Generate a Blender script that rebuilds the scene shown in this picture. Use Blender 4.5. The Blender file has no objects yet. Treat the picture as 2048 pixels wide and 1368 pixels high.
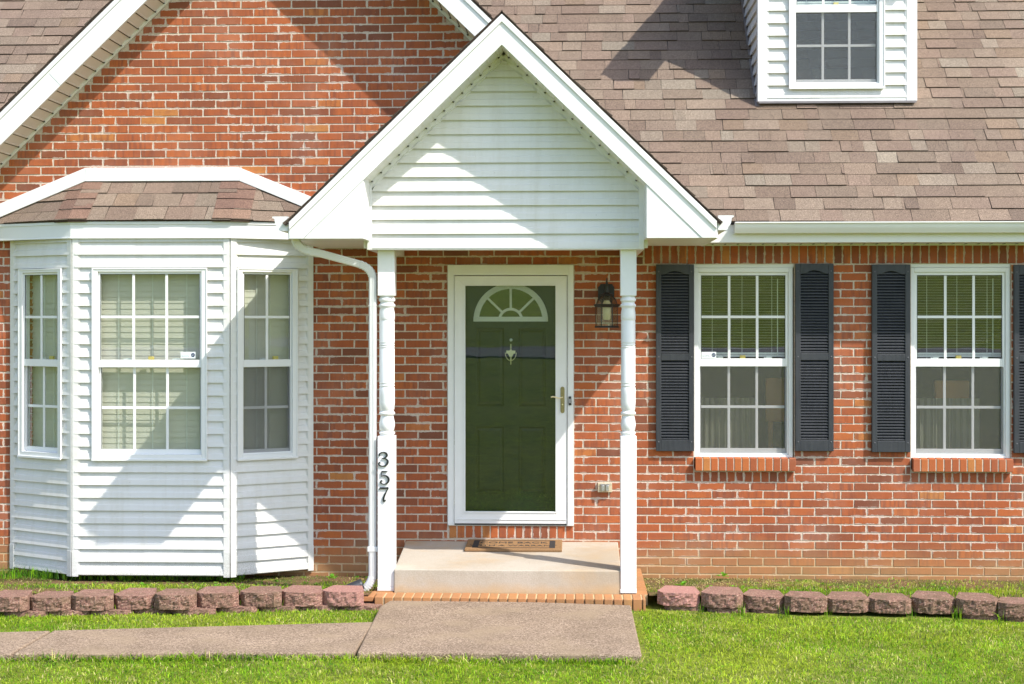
import bpy, math, random
import numpy as np
from mathutils import Matrix, Vector, noise as mnoise

R = math.radians
random.seed(7)
rng = np.random.default_rng(11)
SC = bpy.context.scene

# ------------------------------------------------------------------ camera
F = 3100.0; YAW = R(2.2); CAMY = -12.5; CAMZ = 2.077; HOR = 640.0
cam_d = bpy.data.cameras.new('camera'); cam = bpy.data.objects.new('camera', cam_d)
SC.collection.objects.link(cam); SC.camera = cam
cam.location = (0, CAMY, CAMZ); cam.rotation_euler = (R(90), 0, YAW)
cam_d.sensor_width = 36; cam_d.lens = F / 2048 * 36
cam_d.shift_y = -(684 - HOR) / 2048
cam_d.clip_start = 0.1; cam_d.clip_end = 2000

# ------------------------------------------------------------------ light
SUNV = Vector((-1.51, 1.0, -2.03)).normalized()          # direction the light travels
elev = math.asin(-SUNV.z)
world = bpy.data.worlds.new('World'); SC.world = world; world.use_nodes = True
wn = world.node_tree
bg = wn.nodes['Background']
sky = wn.nodes.new('ShaderNodeTexSky'); sky.sky_type = 'NISHITA'; sky.sun_disc = False
sky.sun_elevation = elev
sky.sun_rotation = math.atan2(-SUNV.x, -SUNV.y)
sky.air_density = 1.0; sky.dust_density = 1.5; sky.ozone_density = 1.0
wn.links.new(sky.outputs[0], bg.inputs[0]); bg.inputs[1].default_value = 0.15
sl = bpy.data.lights.new('sun', 'SUN'); sl.energy = 3.0; sl.angle = R(0.53); sl.color = (1.0, 0.955, 0.88)
so = bpy.data.objects.new('sun', sl); SC.collection.objects.link(so)
so.rotation_euler = SUNV.to_track_quat('-Z', 'Y').to_euler(); so.location = (8, -8, 12)
SC.view_settings.view_transform = 'Standard'; SC.view_settings.look = 'None'
SC.view_settings.gamma = 1; SC.view_settings.use_curve_mapping = False
SC.view_settings.exposure = 1.05

# ------------------------------------------------------------------ geometry from the survey: pixel of the photo on a plane y = const
def W(px, py, y=0.0):
    u = (px - 1024) / F
    dx = -math.sin(YAW) + u * math.cos(YAW); dy = math.cos(YAW) + u * math.sin(YAW); dz = (HOR - py) / F
    t = (y - CAMY) / dy
    return t * dx, CAMZ + t * dz
def WX(px, y=0.0): return W(px, 640, y)[0]
def WZ(px, py, y=0.0): return W(px, py, y)[1]

# ------------------------------------------------------------------ materials
class NT:
    def __init__(s, name):
        s.m = bpy.data.materials.new(name); s.m.use_nodes = True
        s.t = s.m.node_tree; s.b = s.t.nodes['Principled BSDF']; s.out = s.t.nodes['Material Output']
    def n(s, typ, ins=None, **props):
        nd = s.t.nodes.new('ShaderNode' + typ)
        for k, v in props.items(): setattr(nd, k, v)
        for k, v in (ins or {}).items():
            sock = nd.inputs[k]
            if hasattr(v, 'is_output'): s.t.links.new(v, sock)
            else: sock.default_value = v
        return nd
    def math(s, op, a, b=0.0, clamp=False):
        nd = s.n('Math', {0: a, 1: b}, operation=op); nd.use_clamp = clamp; return nd.outputs[0]
    def mix(s, fac, a, b, mode='MIX'):
        nd = s.t.nodes.new('ShaderNodeMix'); nd.data_type = 'RGBA'; nd.blend_type = mode
        for i, v in ((0, fac), (6, a), (7, b)):
            if hasattr(v, 'is_output'): s.t.links.new(v, nd.inputs[i])
            else: nd.inputs[i].default_value = (v if i == 0 else (tuple(v) + (1,))[:4])
        return nd.outputs[2]
    def ramp(s, fac, stops, interp='LINEAR'):
        nd = s.n('ValToRGB', {0: fac}); cr = nd.color_ramp; cr.interpolation = interp
        while len(cr.elements) > 1: cr.elements.remove(cr.elements[-1])
        for i, (p, c) in enumerate(stops):
            e = cr.elements[0] if i == 0 else cr.elements.new(p)
            e.position = p; e.color = (tuple(c) + (1,))[:4] if not isinstance(c, (int, float)) else (c, c, c, 1)
        return nd.outputs[0]
    def noise(s, vec, scale, detail=3, rough=0.55, out=0):
        return s.n('TexNoise', {'Vector': vec, 'Scale': scale, 'Detail': detail, 'Roughness': rough}).outputs[out]
    def obj(s): return s.n('TexCoord').outputs['Object']
    def pos(s): return s.n('NewGeometry').outputs['Position']
    def scaled(s, vec, sc): return s.n('Mapping', {'Vector': vec, 'Scale': sc}).outputs[0]
    def bump(s, h, strength=0.3, dist=0.01, normal=None):
        ins = {'Height': h, 'Strength': strength, 'Distance': dist}
        if normal is not None: ins['Normal'] = normal
        return s.n('Bump', ins).outputs[0]
    def set(s, **kw):
        for k, v in kw.items():
            sock = s.b.inputs[k.replace('_', ' ')]
            if hasattr(v, 'is_output'): s.t.links.new(v, sock)
            else: sock.default_value = (tuple(v) + (1,))[:4] if isinstance(v, tuple) and len(v) == 3 else v
        return s.m

def simple(name, col, rough=0.5, metal=0.0, var=0.06, scale=8, bump=0.0, bscale=60):
    g = NT(name); p = g.pos()
    n = g.noise(p, scale, 4)
    c = g.mix(g.ramp(n, [(0.3, 0.0), (0.7, 1.0)]), tuple(x * (1 - var) for x in col), tuple(min(1, x * (1 + var)) for x in col))
    g.set(Base_Color=c, Roughness=rough, Metallic=metal)
    if bump: g.set(Normal=g.bump(g.noise(p, bscale, 4), bump, 0.004))
    return g.m

def mk_brick():
    g = NT('brick'); p = g.pos()
    at = g.n('Attribute', attribute_name='brk')
    sp = g.n('SeparateColor', {0: at.outputs['Color']}); r1, r2, L = sp.outputs[0], sp.outputs[1], sp.outputs[2]
    uv = g.n('UVMap'); uv.uv_map = 'UVMap'
    su = g.n('SeparateXYZ', {0: uv.outputs[0]}); u, v = su.outputs[0], su.outputs[1]
    d = g.math('MINIMUM', g.math('MINIMUM', u, g.math('SUBTRACT', L, u)), g.math('MINIMUM', v, g.math('SUBTRACT', at.outputs['Alpha'], v)))
    base = g.ramp(r1, [(0.0, (0.175, 0.064, 0.040)), (0.30, (0.285, 0.084, 0.040)), (0.62, (0.365, 0.098, 0.039)), (0.86, (0.42, 0.118, 0.040)), (1.0, (0.44, 0.175, 0.058))])
    # kiln streaks: dark vertical bands on some bricks
    off = g.n('CombineXYZ', {0: g.math('MULTIPLY', r2, 37.0), 1: 0.0, 2: g.math('MULTIPLY', r1, 17.0)}).outputs[0]
    pv = g.n('VectorMath', {0: p, 1: off}, operation='ADD').outputs[0]
    st = g.noise(g.scaled(pv, (34, 3, 4)), 1.0, 2, 0.5)
    stm = g.math('MULTIPLY', g.ramp(st, [(0.44, 0.0), (0.66, 1.0)]), g.ramp(r2, [(0.25, 0.10), (0.6, 0.65), (1.0, 0.8)]))
    c = g.mix(stm, base, (0.19, 0.062, 0.040))
    cl = g.noise(g.scaled(pv, (9, 9, 16)), 1.0, 4, 0.6)
    c = g.mix(g.math('MULTIPLY', g.ramp(cl, [(0.50, 0.0), (0.72, 1.0)]), 0.5), c, (0.24, 0.080, 0.052))
    fine = g.noise(p, 330, 3, 0.7)
    c = g.mix(0.55, c, g.ramp(fine, [(0.25, (0.35, 0.33, 0.33)), (0.5, (0.72, 0.72, 0.72)), (0.8, (1, 1, 1))]), 'MULTIPLY')
    c = g.mix(1.0, c, (1.26, 1.26, 1.14), 'MULTIPLY')
    c = g.mix(g.math('MULTIPLY', g.ramp(g.noise(p, 1.7, 5, 0.65), [(0.48, 0.0), (0.75, 1.0)]), 0.16), c, (0.62, 0.46, 0.37))
    # mortar smears at edges and specks of lime
    sm = g.noise(p, 22, 5, 0.65); sm2 = g.noise(p, 3.5, 3, 0.5)
    th = g.math('ADD', g.math('MULTIPLY', g.math('SUBTRACT', sm, 0.47), 0.034), g.math('MULTIPLY', g.math('SUBTRACT', sm2, 0.57), 0.030))
    smear = g.math('GREATER_THAN', th, g.math('SUBTRACT', d, 0.0015))
    spk = g.math('GREATER_THAN', g.noise(p, 75, 3, 0.6), 0.715)
    spk = g.math('MULTIPLY', spk, g.math('GREATER_THAN', g.noise(p, 6, 2), 0.5))
    m = g.math('MULTIPLY', g.math('MAXIMUM', smear, g.math('MULTIPLY', spk, 0.55)), 0.72)
    c = g.mix(m, c, (0.60, 0.50, 0.44))
    # rain-splashed soil near the ground (a lasting stain)
    z = g.n('SeparateXYZ', {0: p}).outputs[2]
    stn = g.math('SUBTRACT', g.math('ADD', g.math('MULTIPLY', g.noise(p, 2.2, 4), 0.30), 0.18), z)
    stn = g.math('MULTIPLY', stn, 4.0, True)
    c = g.mix(g.math('MULTIPLY', stn, 0.62), c, (0.40, 0.23, 0.10))
    c = g.mix(g.math('MULTIPLY', g.math('MULTIPLY', g.math('SUBTRACT', 0.10, z), 7.0, True), g.ramp(g.noise(p, 5, 4), [(0.40, 0.0), (0.62, 0.6)])), c, (0.17, 0.15, 0.06))
    bmp = g.bump(g.math('ADD', g.noise(p, 120, 4, 0.7), g.math('MULTIPLY', m, 1.2)), 0.5, 0.0022)
    return g.set(Base_Color=c, Roughness=0.86, Normal=bmp, Specular_IOR_Level=0.25)

def mk_mortar():
    g = NT('mortar'); p = g.pos()
    c = g.ramp(g.noise(p, 60, 5, 0.7), [(0.25, (0.36, 0.29, 0.22)), (0.5, (0.58, 0.49, 0.395)), (0.8, (0.72, 0.63, 0.53))])
    z = g.n('SeparateXYZ', {0: p}).outputs[2]
    stn = g.math('MULTIPLY', g.math('SUBTRACT', g.math('ADD', g.math('MULTIPLY', g.noise(p, 2.2, 4), 0.34), 0.2), z), 4.0, True)
    c = g.mix(g.math('MULTIPLY', stn, 0.75), c, (0.52, 0.36, 0.17))
    return g.set(Base_Color=c, Roughness=0.95, Normal=g.bump(g.noise(p, 90, 5, 0.7), 0.8, 0.004), Specular_IOR_Level=0.1)

def mk_siding(name, dirt=True, col=(0.745, 0.74, 0.725)):
    g = NT(name); p = g.pos()
    c = g.mix(g.ramp(g.noise(p, 1.3, 5, 0.6), [(0.35, 0.0), (0.75, 0.75)]), col, (col[0] * .93, col[1] * .92, col[2] * .86))
    z = g.n('SeparateXYZ', {0: p}).outputs[2]
    if dirt:
        sp = g.math('MULTIPLY', g.ramp(g.noise(p, 210, 3, 0.7), [(0.46, 0.0), (0.62, 1.0)]), g.math('MULTIPLY', g.math('SUBTRACT', g.math('ADD', 0.14, g.math('MULTIPLY', g.noise(p, 1.9, 3), 0.30)), z), 4.5, True))
        c = g.mix(g.math('MULTIPLY', sp, 0.75), c, (0.30, 0.29, 0.22))
        fs = g.math('GREATER_THAN', g.noise(p, 42, 2, 0.5), 0.765)
        c = g.mix(g.math('MULTIPLY', fs, 0.5), c, (0.35, 0.34, 0.30))
    strk = g.ramp(g.noise(g.scaled(p, (14, 14, 0.9)), 1.0, 4, 0.6), [(0.46, 0.0), (0.8, 0.55)])
    c = g.mix(strk, c, (0.60, 0.575, 0.50))
    wav = g.noise(g.scaled(p, (1.5, 1.5, 9)), 1.0, 2)
    grain = g.noise(g.scaled(p, (14, 14, 240)), 1.0, 3)
    b = g.bump(wav, 0.35, 0.012, g.bump(grain, 0.08, 0.002))
    return g.set(Base_Color=c, Roughness=0.42, Normal=b, Specular_IOR_Level=0.35)

def mk_shingle():
    g = NT('asphalt_shingle'); p = g.pos()
    at = g.n('Attribute', attribute_name='col')
    gr = g.n('TexVoronoi', {'Vector': p, 'Scale': 420.0})
    gv = g.n('SeparateColor', {0: gr.outputs['Color']}).outputs[0]
    c = g.mix(1.0, at.outputs['Color'], g.ramp(gv, [(0.0, (0.42, 0.40, 0.40)), (0.35, (0.80, 0.78, 0.77)), (0.75, (1.12, 1.1, 1.08)), (1.0, (1.9, 1.85, 1.8))]), 'MULTIPLY')
    c = g.mix(1.0, c, g.ramp(g.noise(p, 190, 3, 0.8), [(0.3, (0.62, 0.61, 0.60)), (0.7, (1.34, 1.33, 1.30))]), 'MULTIPLY')
    c = g.mix(1.0, c, (0.97, 0.99, 0.97), 'MULTIPLY')
    c = g.mix(1.0, c, g.ramp(g.noise(p, 1.2, 4), [(0.3, (0.88, 0.87, 0.88)), (0.7, (1.08, 1.08, 1.06))]), 'MULTIPLY')
    return g.set(Base_Color=c, Roughness=0.93, Normal=g.bump(gv, 0.5, 0.002), Specular_IOR_Level=0.15)

def mk_concrete(name, c0, c1, c2, agg=160, stain=None, bump=0.5):
    g = NT(name); p = g.pos()
    v = g.n('TexVoronoi', {'Vector': p, 'Scale': agg})
    gv = g.n('SeparateColor', {0: v.outputs['Color']}).outputs[0]
    n = g.math('ADD', g.math('MULTIPLY', gv, 0.55), g.math('MULTIPLY', g.noise(p, 90, 5, 0.75), 0.45))
    c = g.ramp(n, [(0.15, c0), (0.48, c1), (0.85, c2)])
    big = g.noise(p, 2.4, 5, 0.62)
    c = g.mix(1.0, c, g.ramp(big, [(0.3, (0.80, 0.79, 0.78)), (0.7, (1.12, 1.12, 1.12))]), 'MULTIPLY')
    if stain:
        s = g.ramp(g.noise(g.n('VectorMath', {0: p, 1: (3.1, 1.7, 0.4)}, operation='ADD').outputs[0], 2.6, 5, 0.6), [(0.48, 0.0), (0.68, 0.8)])
        c = g.mix(s, c, stain)
    return g.set(Base_Color=c, Roughness=0.93, Normal=g.bump(n, bump, 0.003), Specular_IOR_Level=0.15)

def mk_step():
    g = NT('step_concrete'); p = g.pos()
    n = g.noise(p, 110, 5, 0.75)
    c = g.ramp(n, [(0.2, (0.34, 0.29, 0.235)), (0.5, (0.46, 0.405, 0.335)), (0.8, (0.55, 0.49, 0.41))])
    s = g.ramp(g.noise(p, 2.0, 5, 0.6), [(0.47, 0.0), (0.68, 0.75)])
    c = g.mix(s, c, (0.50, 0.35, 0.20))
    c = g.mix(g.ramp(g.noise(p, 0.9, 6, 0.7), [(0.42, 0.0), (0.60, 0.5)]), c, (0.32, 0.26, 0.185))
    z = g.n('SeparateXYZ', {0: p}).outputs[2]
    lo = g.math('MULTIPLY', g.math('SUBTRACT', g.math('ADD', 0.085, g.math('MULTIPLY', g.noise(p, 5, 5), 0.13)), z), 11.0, True)
    c = g.mix(g.math('MULTIPLY', lo, 0.75), c, (0.52, 0.33, 0.15))
    return g.set(Base_Color=c, Roughness=0.9, Normal=g.bump(g.math('ADD', n, g.noise(p, 14, 4)), 0.5, 0.004), Specular_IOR_Level=0.15)

def mk_block():
    g = NT('split_face_block'); p = g.pos()
    at = g.n('Attribute', attribute_type='OBJECT', attribute_name='tint')
    v = g.n('TexVoronoi', {'Vector': p, 'Scale': 150.0})
    gv = g.n('SeparateColor', {0: v.outputs['Color']}).outputs[0]
    n = g.math('ADD', g.math('MULTIPLY', gv, 0.5), g.math('MULTIPLY', g.noise(p, 70, 5, 0.75), 0.5))
    c = g.ramp(n, [(0.2, (0.10, 0.052, 0.048)), (0.45, (0.215, 0.120, 0.090)), (0.66, (0.32, 0.185, 0.135)), (0.9, (0.54, 0.44, 0.35))])
    old = g.math('SUBTRACT', 1.0, at.outputs['Fac'])
    dk = g.ramp(g.noise(p, 13, 5, 0.65), [(0.42, 0.0), (0.66, 0.85)])
    c = g.mix(g.math('MULTIPLY', dk, old), c, (0.15, 0.105, 0.065))
    c = g.mix(g.math('MULTIPLY', at.outputs['Fac'], 0.55), c, (0.52, 0.25, 0.22))
    nz = g.n('SeparateXYZ', {0: g.n('NewGeometry').outputs['True Normal']}).outputs[2]
    return g.set(Base_Color=c, Roughness=0.93, Normal=g.bump(n, 0.9, 0.005), Specular_IOR_Level=0.15)

def mk_grass(name='grass_blade'):
    g = NT(name)
    at = g.n('Attribute', attribute_name='col')
    d = g.n('BsdfPrincipled', {'Base Color': at.outputs['Color'], 'Roughness': 0.55, 'Specular IOR Level': 0.25})
    t = g.n('BsdfTranslucent', {'Color': g.mix(1.0, at.outputs['Color'], (1.25, 1.2, 0.75), 'MULTIPLY')})
    mx = g.n('MixShader', {0: 0.42, 1: d.outputs[0], 2: t.outputs[0]})
    g.t.links.new(mx.outputs[0], g.out.inputs[0]); return g.m

def mk_lawn():
    g = NT('lawn'); p = g.pos()
    n = g.noise(p, 26, 6, 0.75); b = g.noise(p, 0.7, 4, 0.6)
    c = g.ramp(n, [(0.28, (0.040, 0.058, 0.008)), (0.46, (0.13, 0.175, 0.018)), (0.62, (0.235, 0.29, 0.035)), (0.8, (0.42, 0.43, 0.12))])
    c = g.mix(1.0, c, g.ramp(g.noise(p, 4.5, 5, 0.8), [(0.35, (0.42, 0.46, 0.42)), (0.65, (1.45, 1.36, 1.25))]), 'MULTIPLY')
    c = g.mix(g.ramp(b, [(0.4, 0.0), (0.7, 0.4)]), c, (0.25, 0.25, 0.09))
    return g.set(Base_Color=c, Roughness=0.9, Normal=g.bump(n, 0.7, 0.03), Specular_IOR_Level=0.1)

def mk_soil():
    g = NT('soil'); p = g.pos(); n = g.noise(p, 55, 6, 0.75)
    c = g.ramp(n, [(0.25, (0.05, 0.03, 0.018)), (0.5, (0.19, 0.115, 0.060)), (0.75, (0.36, 0.235, 0.13))])
    c = g.mix(g.ramp(g.noise(p, 3, 4), [(0.42, 0.0), (0.62, 0.8)]), c, (0.07, 0.11, 0.018))
    return g.set(Base_Color=c, Roughness=0.95, Normal=g.bump(n, 1.0, 0.02), Specular_IOR_Level=0.1)

def mk_glass(name, refl, rough=0.0, tint=(0.93, 0.96, 0.94), wob=0.010):
    g = NT(name); p = g.pos()
    nrm = g.bump(g.noise(p, 2.3, 2), wob, 0.05)
    lw = g.n('LayerWeight', {'Blend': 0.5})
    fac = g.math('ADD', g.math('MULTIPLY', g.math('POWER', lw.outputs['Facing'], 4.0), 0.7), refl, True)
    t = g.n('BsdfTransparent', {'Color': tint + (1,)})
    gl = g.n('BsdfGlossy', {'Color': (1, 1, 1, 1), 'Roughness': rough, 'Normal': nrm})
    mx = g.n('MixShader', {0: fac, 1: t.outputs[0], 2: gl.outputs[0]})
    g.t.links.new(mx.outputs[0], g.out.inputs[0]); return g.m

def mk_screen():
    g = NT('insect_screen'); p = g.pos()
    wv = g.noise(g.scaled(p, (60, 60, 260)), 1.0, 3, 0.7); wh = g.noise(g.scaled(p, (260, 260, 60)), 1.0, 3, 0.7)
    n = g.math('MAXIMUM', wv, wh)
    t = g.n('BsdfTransparent'); d = g.n('BsdfDiffuse', {'Color': g.ramp(n, [(0.4, (0.08, 0.08, 0.08)), (0.75, (0.24, 0.24, 0.235))])})
    mx = g.n('MixShader', {0: 0.22, 1: t.outputs[0], 2: d.outputs[0]})
    g.t.links.new(mx.outputs[0], g.out.inputs[0]); return g.m

def mk_shutter():
    g = NT('shutter_vinyl'); p = g.pos()
    gr = g.noise(g.scaled(p, (60, 60, 7)), 1.0, 4, 0.6)
    c = g.ramp(gr, [(0.3, (0.021, 0.023, 0.029)), (0.7, (0.036, 0.039, 0.046))])
    c = g.mix(g.ramp(g.noise(p, 3, 4), [(0.45, 0.0), (0.75, 0.5)]), c, (0.055, 0.055, 0.062))
    return g.set(Base_Color=c, Roughness=0.48, Normal=g.bump(gr, 0.25, 0.002))

def mk_coir():
    g = NT('coir'); p = g.pos(); n = g.noise(p, 230, 4, 0.8)
    c = g.ramp(n, [(0.3, (0.15, 0.075, 0.035)), (0.5, (0.30, 0.175, 0.085)), (0.75, (0.45, 0.29, 0.16))])
    return g.set(Base_Color=c, Roughness=1.0, Normal=g.bump(n, 1.0, 0.006), Specular_IOR_Level=0.05)

M = dict(
    brick=mk_brick(), mortar=mk_mortar(), siding=mk_siding('vinyl_siding'),
    shingle=mk_shingle(), step=mk_step(), block=mk_block(), blade=mk_grass(), lawn=mk_lawn(), soil=mk_soil(),
    path=mk_concrete('path_concrete', (0.110, 0.078, 0.054), (0.250, 0.182, 0.128), (0.46, 0.355, 0.265), 140, (0.30, 0.225, 0.15), 0.7),
    asphalt=mk_concrete('road_asphalt', (0.10, 0.10, 0.105), (0.19, 0.185, 0.19), (0.27, 0.26, 0.26), 60, None, 0.3),
    white=simple('white_aluminium', (0.76, 0.757, 0.745), 0.38, var=0.03, scale=3, bump=0.05, bscale=3),
    soffit=simple('soffit_vinyl', (0.71, 0.68, 0.60), 0.5, var=0.03),
    shade=simple('vent_slot', (0.03, 0.025, 0.02), 0.9),
    paint=simple('post_paint', (0.80, 0.80, 0.80), 0.35, var=0.02, scale=20, bump=0.06, bscale=30),
    pvc=simple('window_vinyl', (0.80, 0.80, 0.79), 0.35, var=0.02),
    gasket=simple('rubber_gasket', (0.05, 0.05, 0.05), 0.7),
    under=simple('felt', (0.025, 0.02, 0.02), 0.95),
    shutter=mk_shutter(), screw=simple('shutter_screw', (0.10, 0.10, 0.11), 0.4),
    door=simple('door_paint', (0.006, 0.014, 0.009), 0.3, var=0.05, bump=0.1, bscale=150),
    fan=simple('fanlight_frame', (0.78, 0.76, 0.68), 0.4),
    brass=simple('aged_brass', (0.32, 0.26, 0.12), 0.38, metal=0.7, var=0.15, scale=60),
    pale=simple('bright_brass', (0.85, 0.76, 0.45), 0.3, metal=0.55),
    black=simple('black_metal', (0.014, 0.013, 0.012), 0.45, var=0.2, scale=40),
    plastic=simple('black_plastic', (0.03, 0.032, 0.036), 0.4),
    blind=simple('blind_slat', (0.60, 0.545, 0.475), 0.55, var=0.03),
    miniblind=simple('mini_blind_slat', (0.74, 0.75, 0.72), 0.5, var=0.02),
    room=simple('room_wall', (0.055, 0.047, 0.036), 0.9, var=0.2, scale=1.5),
    warm_spot=simple('reflection_orange', (0.62, 0.24, 0.07), 0.5, var=0.2, scale=4),  # orange of a reflected spot, carried by the added panels behind the panes
    glass=mk_glass('window_glass', 0.050), wallglass=mk_glass('wall_window_glass', 0.088), stormglass=mk_glass('storm_glass', 0.046, 0.0, (0.86, 0.90, 0.90), 0.006),
    fanglass=mk_glass('fanlight_glass', 0.17, 0.0, (0.35, 0.4, 0.35)),
    screen=mk_screen(),
    seeded=mk_glass('seeded_glass', 0.10, 0.25, (0.80, 0.82, 0.72), 0.3),
    candle=simple('candle_cream', (0.85, 0.74, 0.50), 0.5, var=0.02),
    number=simple('black_number', (0.016, 0.018, 0.02), 0.35),
    sticker=simple('white_sticker', (0.80, 0.84, 0.84), 0.4, var=0.01), navy=simple('navy_ink', (0.03, 0.05, 0.12), 0.5),
    foam=simple('yellow_foam', (0.70, 0.52, 0.14), 0.9, var=0.12, scale=90),
    zinc=simple('cast_aluminium', (0.55, 0.55, 0.54), 0.35, metal=0.8, var=0.2, scale=90),
    boxtan=simple('outlet_tan', (0.52, 0.44, 0.30), 0.6, var=0.12, scale=60),
    coir=mk_coir(), coirblack=simple('coir_black', (0.025, 0.02, 0.018), 0.95, var=0.4, scale=200, bump=0.6, bscale=200),
    pipe=simple('corrugated_pipe', (0.03, 0.033, 0.04), 0.45),
    flash=simple('lead_flashing', (0.24, 0.21, 0.21), 0.45, metal=0.4, var=0.12),
)

# ------------------------------------------------------------------ mesh builder
ID = lambda x, y, z: (x, y, z)
class MB:
    def __init__(s, T=ID): s.v = []; s.f = []; s.mi = []; s.T = T; s.cur = 0
    def vert(s, *p): s.v.append(s.T(*p)); return len(s.v) - 1
    def face(s, idx): s.f.append(tuple(idx)); s.mi.append(s.cur)
    def poly(s, pts): s.face([s.vert(*p) for p in pts])
    def box(s, x0, x1, y0, y1, z0, z1):
        if x0 > x1: x0, x1 = x1, x0
        if y0 > y1: y0, y1 = y1, y0
        if z0 > z1: z0, z1 = z1, z0
        i = [s.vert(x, y, z) for z in (z0, z1) for y in (y0, y1) for x in (x0, x1)]
        for q in ((0, 2, 3, 1), (4, 5, 7, 6), (0, 1, 5, 4), (2, 6, 7, 3), (0, 4, 6, 2), (1, 3, 7, 5)): s.face([i[k] for k in q])
    def prism(s, pts, y0, y1):                     # polygon in x,z extruded along y
        a = [s.vert(x, y0, z) for x, z in pts]; b = [s.vert(x, y1, z) for x, z in pts]; n = len(pts)
        s.face(a); s.face(b[::-1])
        for i in range(n): s.face((a[i], b[i], b[(i + 1) % n], a[(i + 1) % n]))
    def prism_z(s, pts, z0, z1):                   # polygon in x,y extruded along z
        a = [s.vert(x, y, z0) for x, y in pts]; b = [s.vert(x, y, z1) for x, y in pts]; n = len(pts)
        s.face(a[::-1]); s.face(b)
        for i in range(n): s.face((a[i], a[(i + 1) % n], b[(i + 1) % n], b[i]))
    def lathe(s, prof, cx, cy, n=24, phase=0.0):
        rings = []
        for r, z in prof: rings.append([s.vert(cx + r * math.cos(phase + 2 * math.pi * k / n), cy + r * math.sin(phase + 2 * math.pi * k / n), z) for k in range(n)])
        for a, b in zip(rings, rings[1:]):
            for k in range(n): s.face((a[k], a[(k + 1) % n], b[(k + 1) % n], b[k]))
        s.face(rings[0][::-1]); s.face(rings[-1])
    def tube(s, pts, prof, up=Vector((0, 1, 0))):  # sweep a closed profile (a along side, b along up) along pts
        rings = []; n = len(pts)
        for i, p in enumerate(pts):
            p = Vector(p); t = (Vector(pts[min(i + 1, n - 1)]) - Vector(pts[max(i - 1, 0)])).normalized()
            side = t.cross(up).normalized(); u2 = side.cross(t).normalized()
            sc = 1.0
            if 0 < i < n - 1:
                t1 = (p - Vector(pts[i - 1])).normalized(); sc = 1 / max(0.5, t1.dot(t))
            rings.append([s.vert(*(p + side * a * sc + u2 * b)) for a, b in prof])
        m = len(prof)
        for a, b in zip(rings, rings[1:]):
            for k in range(m): s.face((a[k], a[(k + 1) % m], b[(k + 1) % m], b[k]))
        s.face(rings[0][::-1]); s.face(rings[-1])
    def build(s, name, mats, parent=None, bevel=0, smooth=False, col=None, fix=True):
        me = bpy.data.meshes.new(name); me.from_pydata(s.v, [], s.f)
        mats = mats if isinstance(mats, (list, tuple)) else [mats]
        for m in mats: me.materials.append(m)
        if len(mats) > 1: me.polygons.foreach_set('material_index', s.mi)
        me.validate(); me.update()
        if fix:
            import bmesh
            bm = bmesh.new(); bm.from_mesh(me); bmesh.ops.recalc_face_normals(bm, faces=bm.faces[:]); bm.to_mesh(me); bm.free()
        if smooth:
            me.polygons.foreach_set('use_smooth', [True] * len(me.polygons)); me.set_sharp_from_angle(angle=R(38))
        o = bpy.data.objects.new(name, me); SC.collection.objects.link(o)
        if parent is not None: o.parent = parent
        if bevel:
            b = o.modifiers.new('bevel', 'BEVEL'); b.width = bevel; b.segments = 2; b.limit_method = 'ANGLE'; b.angle_limit = R(40)
        return o
def empty(name, loc=(0, 0, 0)):
    o = bpy.data.objects.new(name, None); SC.collection.objects.link(o); o.location = loc; return o
def tag(o, label=None, cat=None, group=None, kind=None):
    if label: o['label'] = label
    if cat: o['category'] = cat
    if group: o['group'] = group
    if kind: o['kind'] = kind
    return o
def copy_tree(o, parent=None):
    c = o.copy(); SC.collection.objects.link(c); c.parent = parent
    for ch in [x for x in SC.objects if x.parent == o]: copy_tree(ch, c)
    return c

# ---- bricks
class BR(MB):
    def __init__(s): super().__init__(); s.att = []; s.uv = []
    def add(s, x0, x1, z0, z1, yf=-0.0032, yb=0.001):
        L = x1 - x0; H = z1 - z0
        if L < 0.012 or H < 0.008: return
        r1 = min(1, max(0, random.gauss(0.50, 0.22))); r2 = random.random()
        j = lambda a: random.uniform(-a, a)
        yf = yf + j(0.0009)
        c = min(0.0025, L * .2, H * .2)
        q = .0018; cor = [(x0 + j(q), z0 + j(q)), (x1 + j(q), z0 + j(q)), (x1 + j(q), z1 + j(q)), (x0 + j(q), z1 + j(q))]
        sg = [(1, 1), (-1, 1), (-1, -1), (1, -1)]
        A = [s.vert(x, yb, z) for x, z in cor]; B = [s.vert(x, yf + c * .7, z) for x, z in cor]
        C = [s.vert(x + c * a, yf, z + c * b) for (x, z), (a, b) in zip(cor, sg)]
        for ring in (cor, cor, [(x + c * a, z + c * b) for (x, z), (a, b) in zip(cor, sg)]):
            for x, z in ring: s.att += [r1, r2, L, H]; s.uv.append((x - x0, z - z0))
        for a, b in ((A, B), (B, C)):
            for k in range(4): s.face((a[k], a[(k + 1) % 4], b[(k + 1) % 4], b[k]))
        s.face(C)
    def addbox(s, x0, x1, y0, y1, z0, z1):
        n0 = len(s.v); j = lambda: random.uniform(-.0015, .0015)
        s.box(x0 + j(), x1 + j(), y0 + j(), y1 + j(), z0, z1 + j())
        r1 = min(1, max(0, random.gauss(0.62, 0.2))); r2 = random.random() * .6
        for k in range(len(s.v) - n0): s.att += [r1, r2, 1.0, 1.0]; s.uv.append((0.5, 0.5))
    def build(s, name, parent=None, bevel=0):
        o = super().build(name, [M['brick']], parent, bevel=bevel, fix=True)
        me = o.data
        a = me.attributes.new('brk', 'FLOAT_COLOR', 'POINT'); a.data.foreach_set('color', np.array(s.att, dtype=np.float32))
        ul = me.uv_layers.new(name='UVMap'); vi = np.zeros(len(me.loops), dtype=np.int32); me.loops.foreach_get('vertex_index', vi)
        ul.data.foreach_set('uv', np.array(s.uv, dtype=np.float32)[vi].ravel())
        return o

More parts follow.
